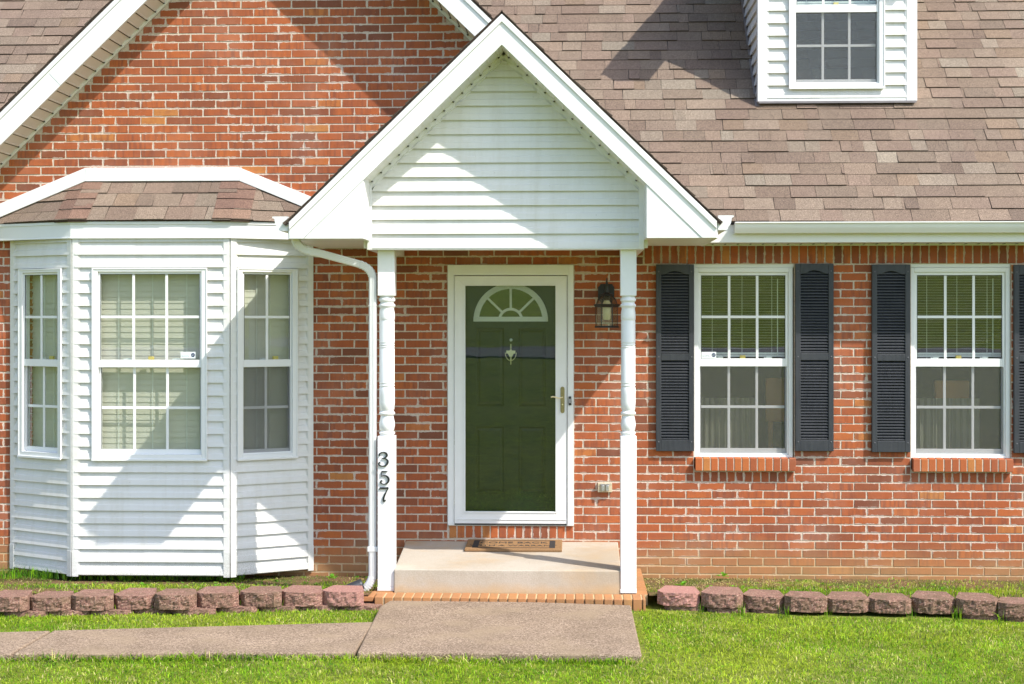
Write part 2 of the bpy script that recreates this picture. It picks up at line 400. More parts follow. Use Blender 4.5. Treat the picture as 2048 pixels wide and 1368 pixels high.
# ---- lap siding on a local frame T(u, n_out, z)
def siding(mb, u0, u1, z0, z1, pitch, holes=(), lim=None, knots=((0, .0225), (.42, .0160), (.50, .0110), (1, .0010))):
    def off(t):
        for (a, oa), (b, ob) in zip(knots, knots[1:]):
            if a <= t <= b: return oa + (ob - oa) * (t - a) / (b - a)
        return knots[-1][1]
    k = 0
    while z0 + k * pitch < z1 - 1e-4:
        if k % 2 == 0: seam = random.uniform(u0, u1) if (u1 - u0 > 1.0 and random.random() < .75) else None
        zb = z0 + k * pitch; zt = zb + pitch; jit = random.uniform(-.0008, .0008)
        cuts = {zb, min(zt, z1)} | {zb + t * pitch for t, _ in knots if zb + t * pitch < z1}
        for h in holes: cuts |= {z for z in (h[2], h[3]) if zb < z < min(zt, z1)}
        cuts = sorted(cuts)
        for a, b in zip(cuts, cuts[1:]):
            if b - a < 1e-5: continue
            mid = (a + b) / 2
            La, Ra = (lim(a) if lim else (u0, u1)); Lb, Rb = (lim(b) if lim else (u0, u1))
            if Ra - La < .01: continue
            if Rb < Lb: Lb = Rb = (Lb + Rb) / 2
            segs = [[(La, Lb), (Ra, Rb)]]
            for h in holes:
                if h[2] < mid < h[3]:
                    new = []
                    for (l, l2), (r, r2) in segs:
                        if h[1] <= l or h[0] >= r: new.append([(l, l2), (r, r2)])
                        else:
                            if h[0] > l: new.append([(l, l2), (h[0], h[0])])
                            if h[1] < r: new.append([(h[1], h[1]), (r, r2)])
                    segs = new
            oa = off((a - zb) / pitch) + jit; ob = off((b - zb) / pitch) + jit
            for (l, l2), (r, r2) in segs:
                n = max(1, int((r - l) / .4))
                sm_ = seam if (seam is not None and l + .05 < seam < r - .05) else None
                if sm_ is not None:
                    d_ = .0016
                    mb.poly([(l, oa + d_, a), (sm_, oa + d_, a), (sm_, ob + d_, b), (l2, ob + d_, b)]); mb.poly([(sm_, oa, a), (r, oa, a), (r2, ob, b), (sm_, ob, b)])
                    mb.poly([(sm_, oa, a), (sm_, oa + d_, a), (sm_, ob + d_, b), (sm_, ob, b)]); n = 0
                for q in range(n):
                    f0, f1 = q / n, (q + 1) / n
                    mb.poly([(l + (r - l) * f0, oa, a), (l + (r - l) * f1, oa, a), (l2 + (r2 - l2) * f1, ob, b), (l2 + (r2 - l2) * f0, ob, b)])
                if abs(a - zb) < 1e-6:
                    mb.poly([(l, .0012, a + .009), (r, .0012, a + .009), (r, oa, a), (l, oa, a)])
                    mb.poly([(l, .0008, a - .003), (r, .0008, a - .003), (r, .0008, a + .0095), (l, .0008, a + .0095)])
        k += 1

# ---- shingles
SH = [(0.245, 0.165, 0.128), (0.205, 0.130, 0.103), (0.262, 0.190, 0.150), (0.185, 0.118, 0.097), (0.285, 0.225, 0.183), (0.235, 0.150, 0.122), (0.215, 0.148, 0.118), (0.31, 0.26, 0.215), (0.255, 0.165, 0.115)]
SHW = [18, 16, 14, 10, 8, 16, 14, 4, 7]
class SG(MB):
    def __init__(s): super().__init__(); s.c = []
    def q(s, pts, col):
        s.poly([tuple(p) for p in pts]); s.c += [col] * len(pts)
    def build(s, name, parent=None, mat=None):
        o = super().build(name, [mat or M['shingle']], parent, fix=False); me = o.data
        a = me.attributes.new('col', 'FLOAT_COLOR', 'POINT'); a.data.foreach_set('color', np.array([c + (1,) for c in s.c], dtype=np.float32).ravel())
        return o
def shingles(sg, O, U, V, N, rows, e, lim, skip=None, maxw=.34):
    O, U, V, N = Vector(O), Vector(U).normalized(), Vector(V).normalized(), Vector(N).normalized()
    for r in range(rows):
        v0 = r * e; v1 = v0 + e
        lo, hi = lim(v0); lo2, hi2 = lim(v1)
        if hi - lo < .02: continue
        u = lo - random.uniform(0, .25); L0 = min(lo, lo2); prev = None
        while u < hi:
            w = random.choice([.10, .13, .16, .17, .20, .24, .28, .33]) * random.uniform(.9, 1.1)
            w = min(w, maxw)
            if random.random() < .04: w = .022
            ua, ub = max(u, lo), min(u + w, hi); u += w
            if ub - ua < .006: continue
            if skip and skip((ua + ub) / 2, (v0 + v1) / 2): continue
            ta, tb = max(ua, lo2), min(ub, hi2)
            if tb < ta: ta = tb = min(max((ua + ub) / 2, lo2), hi2)
            col = random.choices(SH, SHW)[0]; col = tuple(x * .50 + m * .50 for x, m in zip(col, (.188, .162, .135))); f = random.uniform(.86, 1.10); col = tuple(x * f for x in col)
            th = random.choice([.006, .008, .013, .015]); g = .0011
            sk = random.uniform(-.004, .004); vj = random.uniform(-.0015, .0015)
            b0 = O + U * (ua + g) + V * (v0 + vj); b1 = O + U * (ub - g) + V * (v0 + vj + random.uniform(-.001, .001))
            t0 = O + U * (ta + g + sk) + V * (v1 + .012); t1 = O + U * (tb - g + sk) + V * (v1 + .012)
            A, B, Cc, D = b0 + N * th, b1 + N * th, t1 + N * .0025, t0 + N * .0025
            sg.q([A, B, Cc, D], col)
            dk = tuple(x * .45 for x in col)
            sg.q([b0 - N * .002, b1 - N * .002, B, A], dk)
            sg.q([b0, A, D, t0], dk); sg.q([b1, t1, Cc, B], dk)

# ================================================================== SURVEYED DIMENSIONS
YF = -1.535          # porch rake fascia plane
YB = -1.21          # porch gable siding / beam plane
YP = -1.15          # post front face
OV = 0.35           # main overhang
SL = 0.97           # gable slope
Z_SOF = WZ(1700, 489)                  # main eave soffit
print('soffit z', Z_SOF)
pitchB = 0.0672; ZJ0 = WZ(1600, 965)   # brick course joint below the sills
DOORX0, DOORX1 = WX(896), WX(1147); DOORZ0, DOORZ1 = WZ(1020, 1050), WZ(1020, 530)
W1X0, W1X1 = WX(1388), WX(1588); W2X0, W2X1 = WX(1822), WX(2021)
WINZ0, WINZ1 = WZ(1500, 916), WZ(1500, 531)
GX, GZ = W(588, 640, -OV)[0], 0
_a = W(150, 144.5, -OV); _b = W(910, 35, -OV)
GX = (_b[1] - _a[1] + SL * (_a[0] + _b[0])) / (2 * SL); GZ = _a[1] + SL * (GX - _a[0])   # big gable, fascia-bottom apex
GTOP = GZ + 0.262
gable_z = lambda x, top=GZ: top - SL * abs(x - GX)
PX = W(1004, 24, YF)[0]; PTOP = W(1004, 24, YF)[1]; PBOT = W(1004, 90, YF)[1]
PXL, PXR = W(579, 440, YF)[0], W(1433, 436, YF)[0]
PX = (PXL + PXR) / 2
PZR = WZ(900, 477, YF)                  # underside of porch returns
print('gable', GX, GZ, 'porch', PX, PTOP, PBOT, PXL, PXR, PZR)
roof_z0 = WZ(1700, 443, -OV - .11) + .002
YE = -OV - .03
roof_z = lambda y: roof_z0 + (y - YE)   # main roof, 12/12
DB = 0.37                               # bay depth
BXL, BXR = W(146, 640, -DB)[0], W(460, 640, -DB)[0]
BWL, BWR = WX(24), WX(625)
BZ0, BZ1 = WZ(300, 1150, -DB), WZ(300, 477, -DB)
print('bay', BXL, BXR, BWL, BWR, BZ0, BZ1, 'roofz0', roof_z0)

house = empty('brick_house')
tag(house, 'red brick house with white trim, bay window, gabled entry porch and brown shingle roof', 'house')

# ================================================================== WALL
XW0, XW1 = -7.0, 7.0
def wall_top(x):
    t = Z_SOF + .03
    if -5.6 < x < PXR: t = max(t, gable_z(x) - .012)
    return t
opens = [(DOORX0, DOORX1, WZ(1020, 1076), DOORZ1), (W1X0, W1X1, ZJ0 - .001, 2.60), (W2X0, W2X1, ZJ0 - .001, 2.60), (BXL - .35, BXR + .35, .45, BZ1 + .02)]
SOLX0 = WX(1287); SOLZ0 = WZ(1700, 527)
opens.append((SOLX0, 9, SOLZ0 - .006, 3))
wall = MB(); wall.cur = 0
mopens = [(DOORX0, DOORX1, DOORZ0 - .012, DOORZ1), (W1X0, W1X1, WZ(1500, 938), SOLZ0 - .003), (W2X0, W2X1, WZ(1500, 938), SOLZ0 - .003), opens[3]]
def wall_face(mb, y):
    # mortar face built as a grid of columns leaving the openings out
    xs = sorted({XW0, XW1, -5.6, GX, PXR} | {x for o in opens[:4] for x in o[:2]} | set(np.linspace(-5.5, 1.0, 14)))
    xs = [x for x in xs if XW0 <= x <= XW1]
    for a, b in zip(xs, xs[1:]):
        m = (a + b) / 2; zs = [(-.3, None)]
        hl = sorted((o[2], o[3]) for o in mopens if o[0] <= m <= o[1])
        cur = -.3
        for (h0, h1) in hl:
            mb.poly([(a, y, cur), (b, y, cur), (b, y, h0), (a, y, h0)]); cur = h1
        e = 1e-4
        mb.poly([(a, y, cur), (b, y, cur), (b, y, max(cur, wall_top(b - e))), (a, y, max(cur, wall_top(a + e)))])
wall_face(wall, 0.0)
for o in mopens[:3]:                       # reveals of the openings
    x0, x1, z0, z1 = o
    for x in (x0, x1): wall.poly([(x, 0, z0), (x, .12, z0), (x, .12, min(z1, 2.6)), (x, 0, min(z1, 2.6))])
    wall.poly([(x0, 0, z0), (x1, 0, z0), (x1, .12, z0), (x0, .12, z0)])
    wall.poly([(x0, 0, min(z1, 2.6)), (x1, 0, min(z1, 2.6)), (x1, .12, min(z1, 2.6)), (x0, .12, min(z1, 2.6))])
# sides, back and gable ends of the house body
wall.box(XW0, XW0 + .2, 0.001, 8.5, -.3, Z_SOF); wall.box(XW1 - .2, XW1, 0.001, 8.5, -.3, Z_SOF); wall.box(XW0 + .2, XW1 - .2, 8.3, 8.5, -.3, Z_SOF)
for x in (XW0, XW1 - .2):
    wall.poly([(x + .1, 0, Z_SOF), (x + .1, 8.5, Z_SOF), (x + .1, 4.1, roof_z(4.1) - .1)])
wall_o = wall.build('wall', M['mortar'], house, fix=False)

br = BR()
LB = 0.2058; JT = 0.0098; PH = WX(1397.6)
k = -16
while True:
    zb = ZJ0 + k * pitchB; zt = zb + pitchB
    if zb > GZ: break
    za, zc = zb + JT / 2, zt - JT / 2; zm = (zb + zt) / 2
    off = PH + (0 if (k % 2) else LB / 2)
    n0 = math.floor((XW0 - off) / LB); x = off + n0 * LB
    while x < XW1:
        jx = random.uniform(-.003, .003)
        segs = [(x + JT / 2, x + LB - JT / 2 + jx)]
        x += LB
        for o in opens:
            if o[2] < zm < o[3]:
                ns = []
                for a, b in segs:
                    if o[1] <= a or o[0] >= b: ns.append((a, b))
                    else:
                        if o[0] - .006 > a: ns.append((a, o[0] - .006))
                        if o[1] + .006 < b: ns.append((o[1] + .006, b))
                segs = ns
        for a, b in segs:
            top = min(wall_top(a), wall_top(b))
            if zc > top:
                # under a rake: keep only the length that fits
                if zc > GZ: continue
                xa = GX - (GZ - .012 - zc) / SL; xb = GX + (GZ - .012 - zc) / SL
                if zc < Z_SOF + .03: xa, xb = a, b
                a, b = max(a, xa), min(b, xb)
                if b - a < .02 or (zc > Z_SOF + .03 and not (-5.6 < a and b < PXR)): continue
            jz = random.uniform(-.0008, .0008)
            br.add(max(a, XW0), min(b, XW1), za + jz, zc + jz)
    k += 1
# brick reveals of windows are covered by frames; rows of vertical bricks under sills and under the door
def row(x0, x1, z0, z1, n, yf=-.0034, jt=.011):
    w = (x1 - x0 + jt) / n
    for i in range(n): br.add(x0 + i * w, x0 + (i + 1) * w - jt + random.uniform(-.0015, .0015), z0, z1, yf)
for (a, b) in ((W1X0, W1X1), (W2X0, W2X1)): row(a + .002, b - .002, ZJ0 + .004, WZ(1500, 944), 12)
row(DOORX0 + .01, DOORX1 - .004, WZ(1020, 1076), WZ(1020, 1051.5), 15, -.0035)
brick_o = br.build('brickwork', wall_o)
# soldier course
sd = BR(); x = SOLX0 + .01; br2 = sd
while x < XW1:
    sd.add(x, x + .0588 + random.uniform(-.001, .001), SOLZ0 + random.uniform(-.001, .001), Z_SOF + .03, -.0065); x += .0688
sd.build('soldier_course', wall_o)
# sloping rowlock sills
for (a, b) in ((W1X0, W1X1), (W2X0, W2X1)):
    s_ = BR(); n = 13; x0 = a + .008; w = (b + .008 - x0 + .009) / n
    zt, zb = WZ(1500, 917, -.05), WZ(1500, 942, -.05)
    for i in range(n):
        n0 = len(s_.v); xa, xb = x0 + i * w, x0 + (i + 1) * w - .009; yf = -.055 + random.uniform(-.0015, .0015); zz = random.uniform(-.0012, .0012)
        s_.prism([(0, 0)] * 0 or [(xa, zb + zz), (xb, zb + zz), (xb, zt + zz), (xa, zt + zz)], yf, -.0)
        r1 = min(1, max(0, random.gauss(0.72, 0.2)))
        for q in range(len(s_.v) - n0):
            X, Y, Z = s_.v[n0 + q]; s_.att += [r1, random.random() * .3, 1, 1]; s_.uv.append((.5, .5))
        for q in range(n0, len(s_.v)):
            X, Y, Z = s_.v[q]
            if Z > zt - .01 and Y > -.01: s_.v[q] = (X, Y + .07, Z + .014)
            elif Y > -.01: s_.v[q] = (X, Y + .07, Z)
    so_ = s_.build('windowsill', house, bevel=.003)
    mt = MB(); mt.prism([(x0 + .003, zb + .003), (b + .006, zb + .003), (b + .006, zt - .003), (x0 + .003, zt - .003)], -.051, .07); mt.build('sill_mortar', M['mortar'], so_)

# ================================================================== ROOFS
main = SG(); E = .143; c45 = math.sqrt(.5)
def mskip(u, v):
    y = YE + v * c45
    return y < .13 and -5.75 < u < PX + .45
shingles(main, (0, YE, roof_z0), (1, 0, 0), (0, 1, 1), (0, -1, 1), 45, E, lambda v: (-7.4, 7.4), mskip)
roof_o = main.build('roof', house)
um = MB()
d_ = .012
for (x0, x1, y0) in ((-7.38, -5.75, YE + .005), (-5.75, PX + .45, .13), (PX + .45, 7.38, YE + .005)):
    y1 = YE + 45 * E * c45
    um.poly([(x0, y0, roof_z(y0) - .004), (x1, y0, roof_z(y0) - .004), (x1, y1, roof_z(y1) - .004), (x0, y1, roof_z(y1) - .004)])
    um.poly([(x0, y0, roof_z(y0) - .02), (x1, y0, roof_z(y0) - .02), (x1, y0, roof_z(y0) - .004), (x0, y0, roof_z(y0) - .004)])
y1 = YE + 45 * E * c45
um.poly([(-7.38, y1, roof_z(y1) - .004), (7.38, y1, roof_z(y1) - .004), (7.38, 9.0, roof_z(y1) - .004 - (9 - y1)), (-7.38, 9.0, roof_z(y1) - .004 - (9 - y1))])
um.build('roof_underlay', M['under'], roof_o, fix=False)

def gable_roof(name_top, ax, az, slope, xl, xr, yf, ybk, parent, e=.143, liml=None):
    """two shingled planes meeting at a ridge that runs back from the front rake"""
    sg = SG()
    k = math.sqrt(1 + slope * slope)
    for sgn, xe in ((-1, xl), (1, xr)):
        ze = az - slope * abs(xe - ax); Ls = abs(xe - ax) * k
        V = Vector((-sgn, 0, slope)); N = Vector((sgn * slope, 0, 1))
        rows = int(Ls / e) + 1
        # U runs along y; the first row starts at the eave
        def lim(v, Ls=Ls): return (yf, ybk) if v < Ls + .02 else (yf, yf)
        shingles(sg, (xe, 0, ze), (0, 1, 0), V, N, rows, Ls / rows, lim)
        a, b = Vector((xe, yf + .004, ze)), Vector((ax, yf + .004, az)); dn = -N.normalized() * .0145
        t = Vector((0, ybk - yf, 0)); col = (.06, .045, .038)
        sg.q([a + dn * .2, b + dn * .2, b + dn * .2 + t, a + dn * .2 + t], col)
        sg.q([a + dn, b + dn, b + dn * .2, a + dn * .2], col); sg.q([a + dn, b + dn, b + dn + t, a + dn + t], col)
        sg.q([a + dn, a + dn * .2, a + dn * .2 + t, a + dn + t], col)
    return sg.build(name_top, parent)

def rake_band(mb, ax, az_b, az_t, slope, xl, xr, y0, y1, zcut=None):
    """fascia boards of a gable: left and right, mitred at the apex"""
    for sgn, xe in ((-1, xl), (1, xr)):
        db = slope * abs(xe - ax)
        pts = [(ax, az_b), (ax, az_t), (xe, az_t - db)]
        zb_end = az_b - db
        if zcut is not None and zb_end < zcut:
            pts += [(xe, zcut), (ax + sgn * (az_b - zcut) / slope, zcut)]
        else: pts += [(xe, zb_end)]
        mb.prism(pts, y0, y1)

# ---- big gable over the bay
GXL, GXR = GX - (GTOP - (Z_SOF + .16)) / SL, PX + .05
gb = gable_roof('gable_roof', GX, GTOP + .012, SL, GXL - .03, GXR, -OV - .035, 3.6, house)
rk = MB()
rake_band(rk, GX, GZ, GTOP - .012, SL, GXL, GXR, -OV - .018, -OV, None)
fo = rk.build('fascia', M['white'], gb, bevel=.002)
rk = MB(); rake_band(rk, GX, GTOP - .058, GTOP - .010, SL, GXL, GXR, -OV - .030, -OV - .0185); rk.build('drip_edge', M['white'], gb, bevel=.002)
# lapped joint in the left fascia
jx, jz = W(105, 133, -OV - .02); jj = MB()
jc = (GZ + GTOP) / 2 - SL * abs(jx - GX)
for sgn in (1,):
    t = Vector((1, 0, SL)).normalized(); n = Vector((-SL, 0, 1)).normalized()
    c0 = Vector((jx, 0, jc)); hw = .092
    pts = [c0 - t * .0 + n * hw * -1.0, c0 + t * 1.0 - n * hw, c0 + t * 1.0 + n * hw * .48, c0 + n * hw * .48]
    jj.prism([(p.x, p.z) for p in pts], -OV - .0205, -OV - .0175)
jj.build('fascia_cover', M['white'], gb)
# soffit with vent ribs
def soffit(mb, ax, az, slope, xe, y0, y1, rib=.0, slots=True):
    sgn = 1 if xe > ax else -1
    z = lambda x: az - slope * abs(x - ax)
    N = Vector((sgn * slope, 0, 1)).normalized()
    a = Vector((ax, 0, z(ax))); b = Vector((xe, 0, z(xe)))
    L = (b - a).length; t = (b - a) / L
    mb.cur = 0
    mb.poly([tuple(a + Vector((0, y0, 0))), tuple(b + Vector((0, y0, 0))), tuple(b + Vector((0, y1, 0))), tuple(a + Vector((0, y1, 0)))])
    step = rib; s = step * .5
    while s < L:
        mb.cur = 0
        for (s0, s1, h, m, ya, yb) in ((s, s + .010, .005, 0, y0, y1), (s + .011, s + .018, .002, 1, y0 + .02, y1 - .012), (s + .004, s + .016, .010, 1, y1 - .034, y1 - .0186)):
            if not slots and ya == y0 + .02: continue
            mb.cur = m
            p0 = a + t * s0; p1 = a + t * s1; q0 = p0 - N * h; q1 = p1 - N * h
            for quad in ((q0, q1),):
                mb.poly([(q0.x, ya, q0.z), (q1.x, ya, q1.z), (q1.x, yb, q1.z), (q0.x, yb, q0.z)])
            mb.poly([(p0.x, ya, p0.z), (q0.x, ya, q0.z), (q0.x, yb, q0.z), (p0.x, yb, p0.z)])
            mb.poly([(p1.x, ya, p1.z), (q1.x, ya, q1.z), (q1.x, yb, q1.z), (p1.x, yb, p1.z)])
            mb.poly([(p0.x, ya, p0.z), (p1.x, ya, p1.z), (q1.x, ya, q1.z), (q0.x, ya, q0.z)])
            mb.poly([(p0.x, yb, p0.z), (p1.x, yb, p1.z), (q1.x, yb, q1.z), (q0.x, yb, q0.z)])
        s += step
    # J-trim against the wall
    mb.cur = 0
    p = [a, b, b - N * .022, a - N * .022]
    mb.prism([(q.x, q.z) for q in p], y1 - .0185, y1 + .0035)
sf = MB()
soffit(sf, GX, GZ + .004, SL, GXL, -OV, -.010, .098); soffit(sf, GX, GZ + .004, SL, GXR, -OV, -.010, .098)
sf.build('soffit', [M['soffit'], M['shade']], gb, fix=False)
# roof deck boards behind the rakes so no light leaks between soffit and shingles
dk = MB(); rake_band(dk, GX, GTOP - .05, GTOP - .012, SL, GXL, GXR, -OV + .001, .12); dk.build('roof_deck', M['under'], gb)
# eave end of the big gable, out of frame on the left
ev = MB(); ev.box(-7.4, GXL, YE + .01, YE + .03, Z_SOF, Z_SOF + .16); ev.box(-7.4, GXL, YE + .03, 0, Z_SOF + .002, Z_SOF + .01); ev.box(GXL, GXL + .3, -OV, 0, Z_SOF, Z_SOF + .01)
ev.build('eave', M['white'], roof_o)

# ---- main eave on the right: fascia, soffit, gutter
ev = MB(); zf1 = roof_z0 - .018
ev.box(PXR + .0, 7.4, -OV - .0, -OV + .02, Z_SOF, zf1)
ev.box(PXR - .5, 7.4, -OV + .02, -.010, Z_SOF + .003, Z_SOF + .010)
ev.box(PXR + .0, 7.4, -.030, -.012, Z_SOF - .010, Z_SOF + .002)
x = PXR; ev.cur = 1
while x < 7.3: ev.box(x, x + .012, -.10, -.032, Z_SOF - .001, Z_SOF + .002); x += .1
ev.build('eave', [M['white'], M['shade']], house, bevel=.0015)
gz1 = WZ(1700, 443, -OV - .12); gz0 = WZ(1700, 464, -OV - .02)
print('gutter', gz0, gz1)
def gutter_profile(w, h):  # (out, z) from back bottom, K style
    return [(0, 0), (w * .52, 0), (w * .60, h * .05), (w * .66, h * .22), (w * .80, h * .42), (w * .84, h * .62), (w * .88, h * .84), (w, h * .90), (w, h), (w - .010, h), (w - .010, h - .006), (w * .84, h * .80), (w * .80, h * .62), (w * .74, h * .45), (w * .62, h * .26), (w * .56, h * .07), (w * .5, .004), (.004, .004), (.004, h), (0, h)]
gt = MB(); gx0 = WX(1470, -OV - .1); gh = gz1 - gz0 + .012; gz0b = gz1 - gh
pr = gutter_profile(.115, gh)
a_ = [gt.vert(gx0, -OV - .002 - o, gz0b + z) for o, z in pr]; b_ = [gt.vert(7.4, -OV - .002 - o, gz0b + z) for o, z in pr]
for i in range(len(pr)): gt.face((a_[i], b_[i], b_[(i + 1) % len(pr)], a_[(i + 1) % len(pr)]))
gt.poly([(gx0 + .001, -OV - .002 - o, gz0b + z) for o, z in pr[:9] + [(0, gh)]])
gt.build('gutter', M['white'], house, smooth=True)

# ---- porch
porch = gable_roof('porch_roof', PX, PTOP, SL, PXL - .035, PXR + .035, YF - .03, 1.15, house)
tag(porch, 'steep gabled porch roof over the front door')
pz_b = PBOT; pz_t = PTOP - .020
rk = MB(); rake_band(rk, PX, pz_b, pz_t, SL, PXL, PXR, YF - .016, YF + .004, PZR)
rk.build('fascia', M['white'], porch, bevel=.002)
rk = MB(); rake_band(rk, PX, pz_t - .052, pz_t + .002, SL, PXL, PXR, YF - .028, YF - .0165); rk.build('drip_edge', M['white'], porch, bevel=.002)
bxl, bxr = WX(735, YB), WX(1288, YB)          # beam box outer
rl, rr = WX(727, YF), WX(1293, YF)            # inner ends of the returns
BEAMZ = WZ(1010, 499.5, YB)
for sgn, xi, xo in ((-1, rl, PXL), (1, rr, PXR)):
    rb = MB(); zi = pz_b - SL * abs(xi - PX)
    rb.prism([(PX + sgn * (pz_b - PZR) / SL - sgn * .0, PZR + .0), (xi, PZR), (xi, zi)], YF - .010, YF + .010)
    # inner cheek of the return and its underside
    rb.box(xi - .004 if sgn > 0 else xi - .006, xi + .006 if sgn > 0 else xi + .004, YF + .010, YB + .01, PZR, zi + .02)
    rb.box(min(xi, xo) + (.006 if sgn > 0 else 0), max(xi, xo) - (.006 if sgn < 0 else 0), YF + .010, -.012 if sgn < 0 else -OV, PZR + .002, PZR + .010)
    # side fascia along the porch eave
    rb.box(xo - .01, xo + .01, YF + .0045, -.02 if sgn < 0 else -OV - .001, PZR - .002, PTOP - SL * abs(xo - PX) - .03)
    rb.build('eave_return', M['white'], porch, bevel=.0015)
# rake soffits of the porch
sf = MB(); zs = pz_b + .004
soffit(sf, PX, zs, SL, rl, YF, YB - .004, .092, False); soffit(sf, PX, zs, SL, rr, YF, YB - .004, .092, False)
sf.build('soffit', [M['white'], M['shade']], porch, fix=False)
dk = MB(); rake_band(dk, PX, pz_b + .02, pz_t - .005, SL, PXL + .03, PXR - .03, YF + .006, -.02, PZR + .03); dk.build('roof_deck', M['under'], porch)
# siding in the gable
gs = MB(lambda u, n, z: (u, YB - n, z))
sxl, sxr = WX(744, YB), WX(1278, YB); dz_j = .042
lim = lambda z: (max(sxl, PX - (pz_b - .052 - z) / SL), min(sxr, PX + (pz_b - .052 - z) / SL))
siding(gs, sxl, sxr, BEAMZ + .012, pz_b - .06, .1036, lim=lim)
gso = gs.build('siding', M['siding'], porch, fix=False)
# trims round the siding: J channels and side boards
tr = MB()
zl = pz_b - SL * abs(bxl - PX); zr = pz_b - SL * abs(bxr - PX)
tr.box(bxl, sxl + .002, YB - .024, YB + .02, BEAMZ, zl - .0); tr.box(sxr - .002, bxr, YB - .024, YB + .02, BEAMZ, zr - .0)
tr.box(sxl + .002, sxr - .002, YB - .020, YB + .02, BEAMZ, BEAMZ + .014)
for sgn, xe in ((-1, bxl), (1, bxr)):
    a = Vector((PX, 0, pz_b)); b = Vector((xe, 0, pz_b - SL * abs(xe - PX)))
    tr.prism([(PX, pz_b), (xe, b.z), (xe, b.z - .036), (PX, pz_b - .036)], YB - .018, YB - .001)
    tr.prism([(PX, pz_b - .036), (xe - sgn * .03, b.z - .036 + SL * .03), (xe - sgn * .03, b.z - .052 + SL * .03), (PX, pz_b - .052)], YB - .012, YB - .001)
tr.box(bxl - .028, bxl, YB + .0, YB + .06, BEAMZ + .012, PZR + .03); tr.box(bxr, bxr + .028, YB + .0, YB + .06, BEAMZ + .012, PZR + .03)
tr.build('gable_trim', M['white'], porch, bevel=.002)
bm_ = MB()
for (xa, xb) in ((bxl, bxl + .14), (bxr - .14, bxr)): bm_.box(xa, xb, YB + .021, -.008, BEAMZ + .001, PZR - .001)
bm_.box(bxl + .14, bxr - .14, YB + .021, YB + .14, BEAMZ + .001, PZR - .001)
bm_.box(bxl, bxr, YB + .021, -.008, PZR, PZR + .01)
bm_.poly([(bxl, YB + .03, PZR + .01), (bxr, YB + .03, PZR + .01), (bxr, YB + .03, zr), (PX, YB + .03, pz_b), (bxl, YB + .03, zl)])
bm_.build('beam', M['white'], porch)
# gable-wall end of the porch ceiling stays open to the brick; side gutters
for sgn, xo, yend in ((-1, PXL, -.03), (1, PXR, -OV - .03)):
    g_ = MB(); top = WZ(565, 433, YF); h = top - WZ(565, 462, YF); pr = gutter_profile(.112, h)
    y0 = YF - .004
    a_ = [g_.vert(xo + sgn * (.010 + o), y0, top - h + z) for o, z in pr]; b_ = [g_.vert(xo + sgn * (.010 + o), yend, top - h + z) for o, z in pr]
    for i in range(len(pr)): g_.face((a_[i], b_[i], b_[(i + 1) % len(pr)], a_[(i + 1) % len(pr)]))
    g_.poly([(xo + sgn * (.010 + o), y0 + .001, top - h + z) for o, z in pr[:9] + [(0, h)]])
    g_.build('gutter', M['white'], porch, smooth=True)

# ---- posts
PZ0 = .085
def post(px0, px1, yoff):
    y = YP + yoff; x0, x1 = WX(px0, y), WX(px1, y); hw = (x1 - x0) / 2; cx = (x0 + x1) / 2; cy = y + hw
    mb = MB()
    zq = lambda py: WZ((px0 + px1) / 2, py, y + hw)
    zt0, zt1 = zq(592), BEAMZ + .001
    mb.prism_z([(cx - hw, cy - hw), (cx + hw, cy - hw), (cx + hw, cy + hw), (cx - hw, cy + hw)], zq(592), zt1)
    mb.prism_z([(cx - hw, cy - hw), (cx + hw, cy - hw), (cx + hw, cy + hw), (cx - hw, cy + hw)], PZ0 + .03, zq(871))
    r = hw
    P = [(.80, 591), (.84, 595), (.98, 598), (.98, 602), (.80, 604), (.80, 607), (.97, 609), (1.0, 612), (.86, 615), (.82, 618), (.90, 624), (.93, 634), (.92, 639), (.86, 641), (.90, 643), (.90, 683), (.93, 685), (.84, 687), (.94, 689), (.84, 692), (.94, 694), (.84, 696), (.90, 698), (.90, 764), (.93, 766), (.84, 768), (.95, 771), (.84, 773), (.92, 776), (.92, 790), (.93, 805), (.88, 818), (.74, 821), (.84, 823), (.96, 825), (.96, 828), (.74, 831), (.78, 834), (.90, 843), (.95, 850), (.84, 860), (.72, 862), (.96, 864), (.96, 867), (.82, 869), (.82, 872)]
    mb.lathe([(r * a, zq(b)) for a, b in P[::-1]], cx, cy, 28)
    o = mb.build('porch_post', M['paint'], house, bevel=.004, smooth=True)
    bs = MB(); bs.box(cx - hw - .002, cx + hw + .002, cy - hw - .002, cy + hw + .002, PZ0, PZ0 + .030); bs.build('post_base', M['white'], o, bevel=.003)
    return o, cx, cy, hw
pl, plx, ply, phw = post(755, 789, .0); tag(pl, 'turned white porch post beside the downspout, carrying house numbers')
pr_, prx, pry, _ = post(1241, 1273, -.03); tag(pr_, 'turned white porch post on the right of the step')
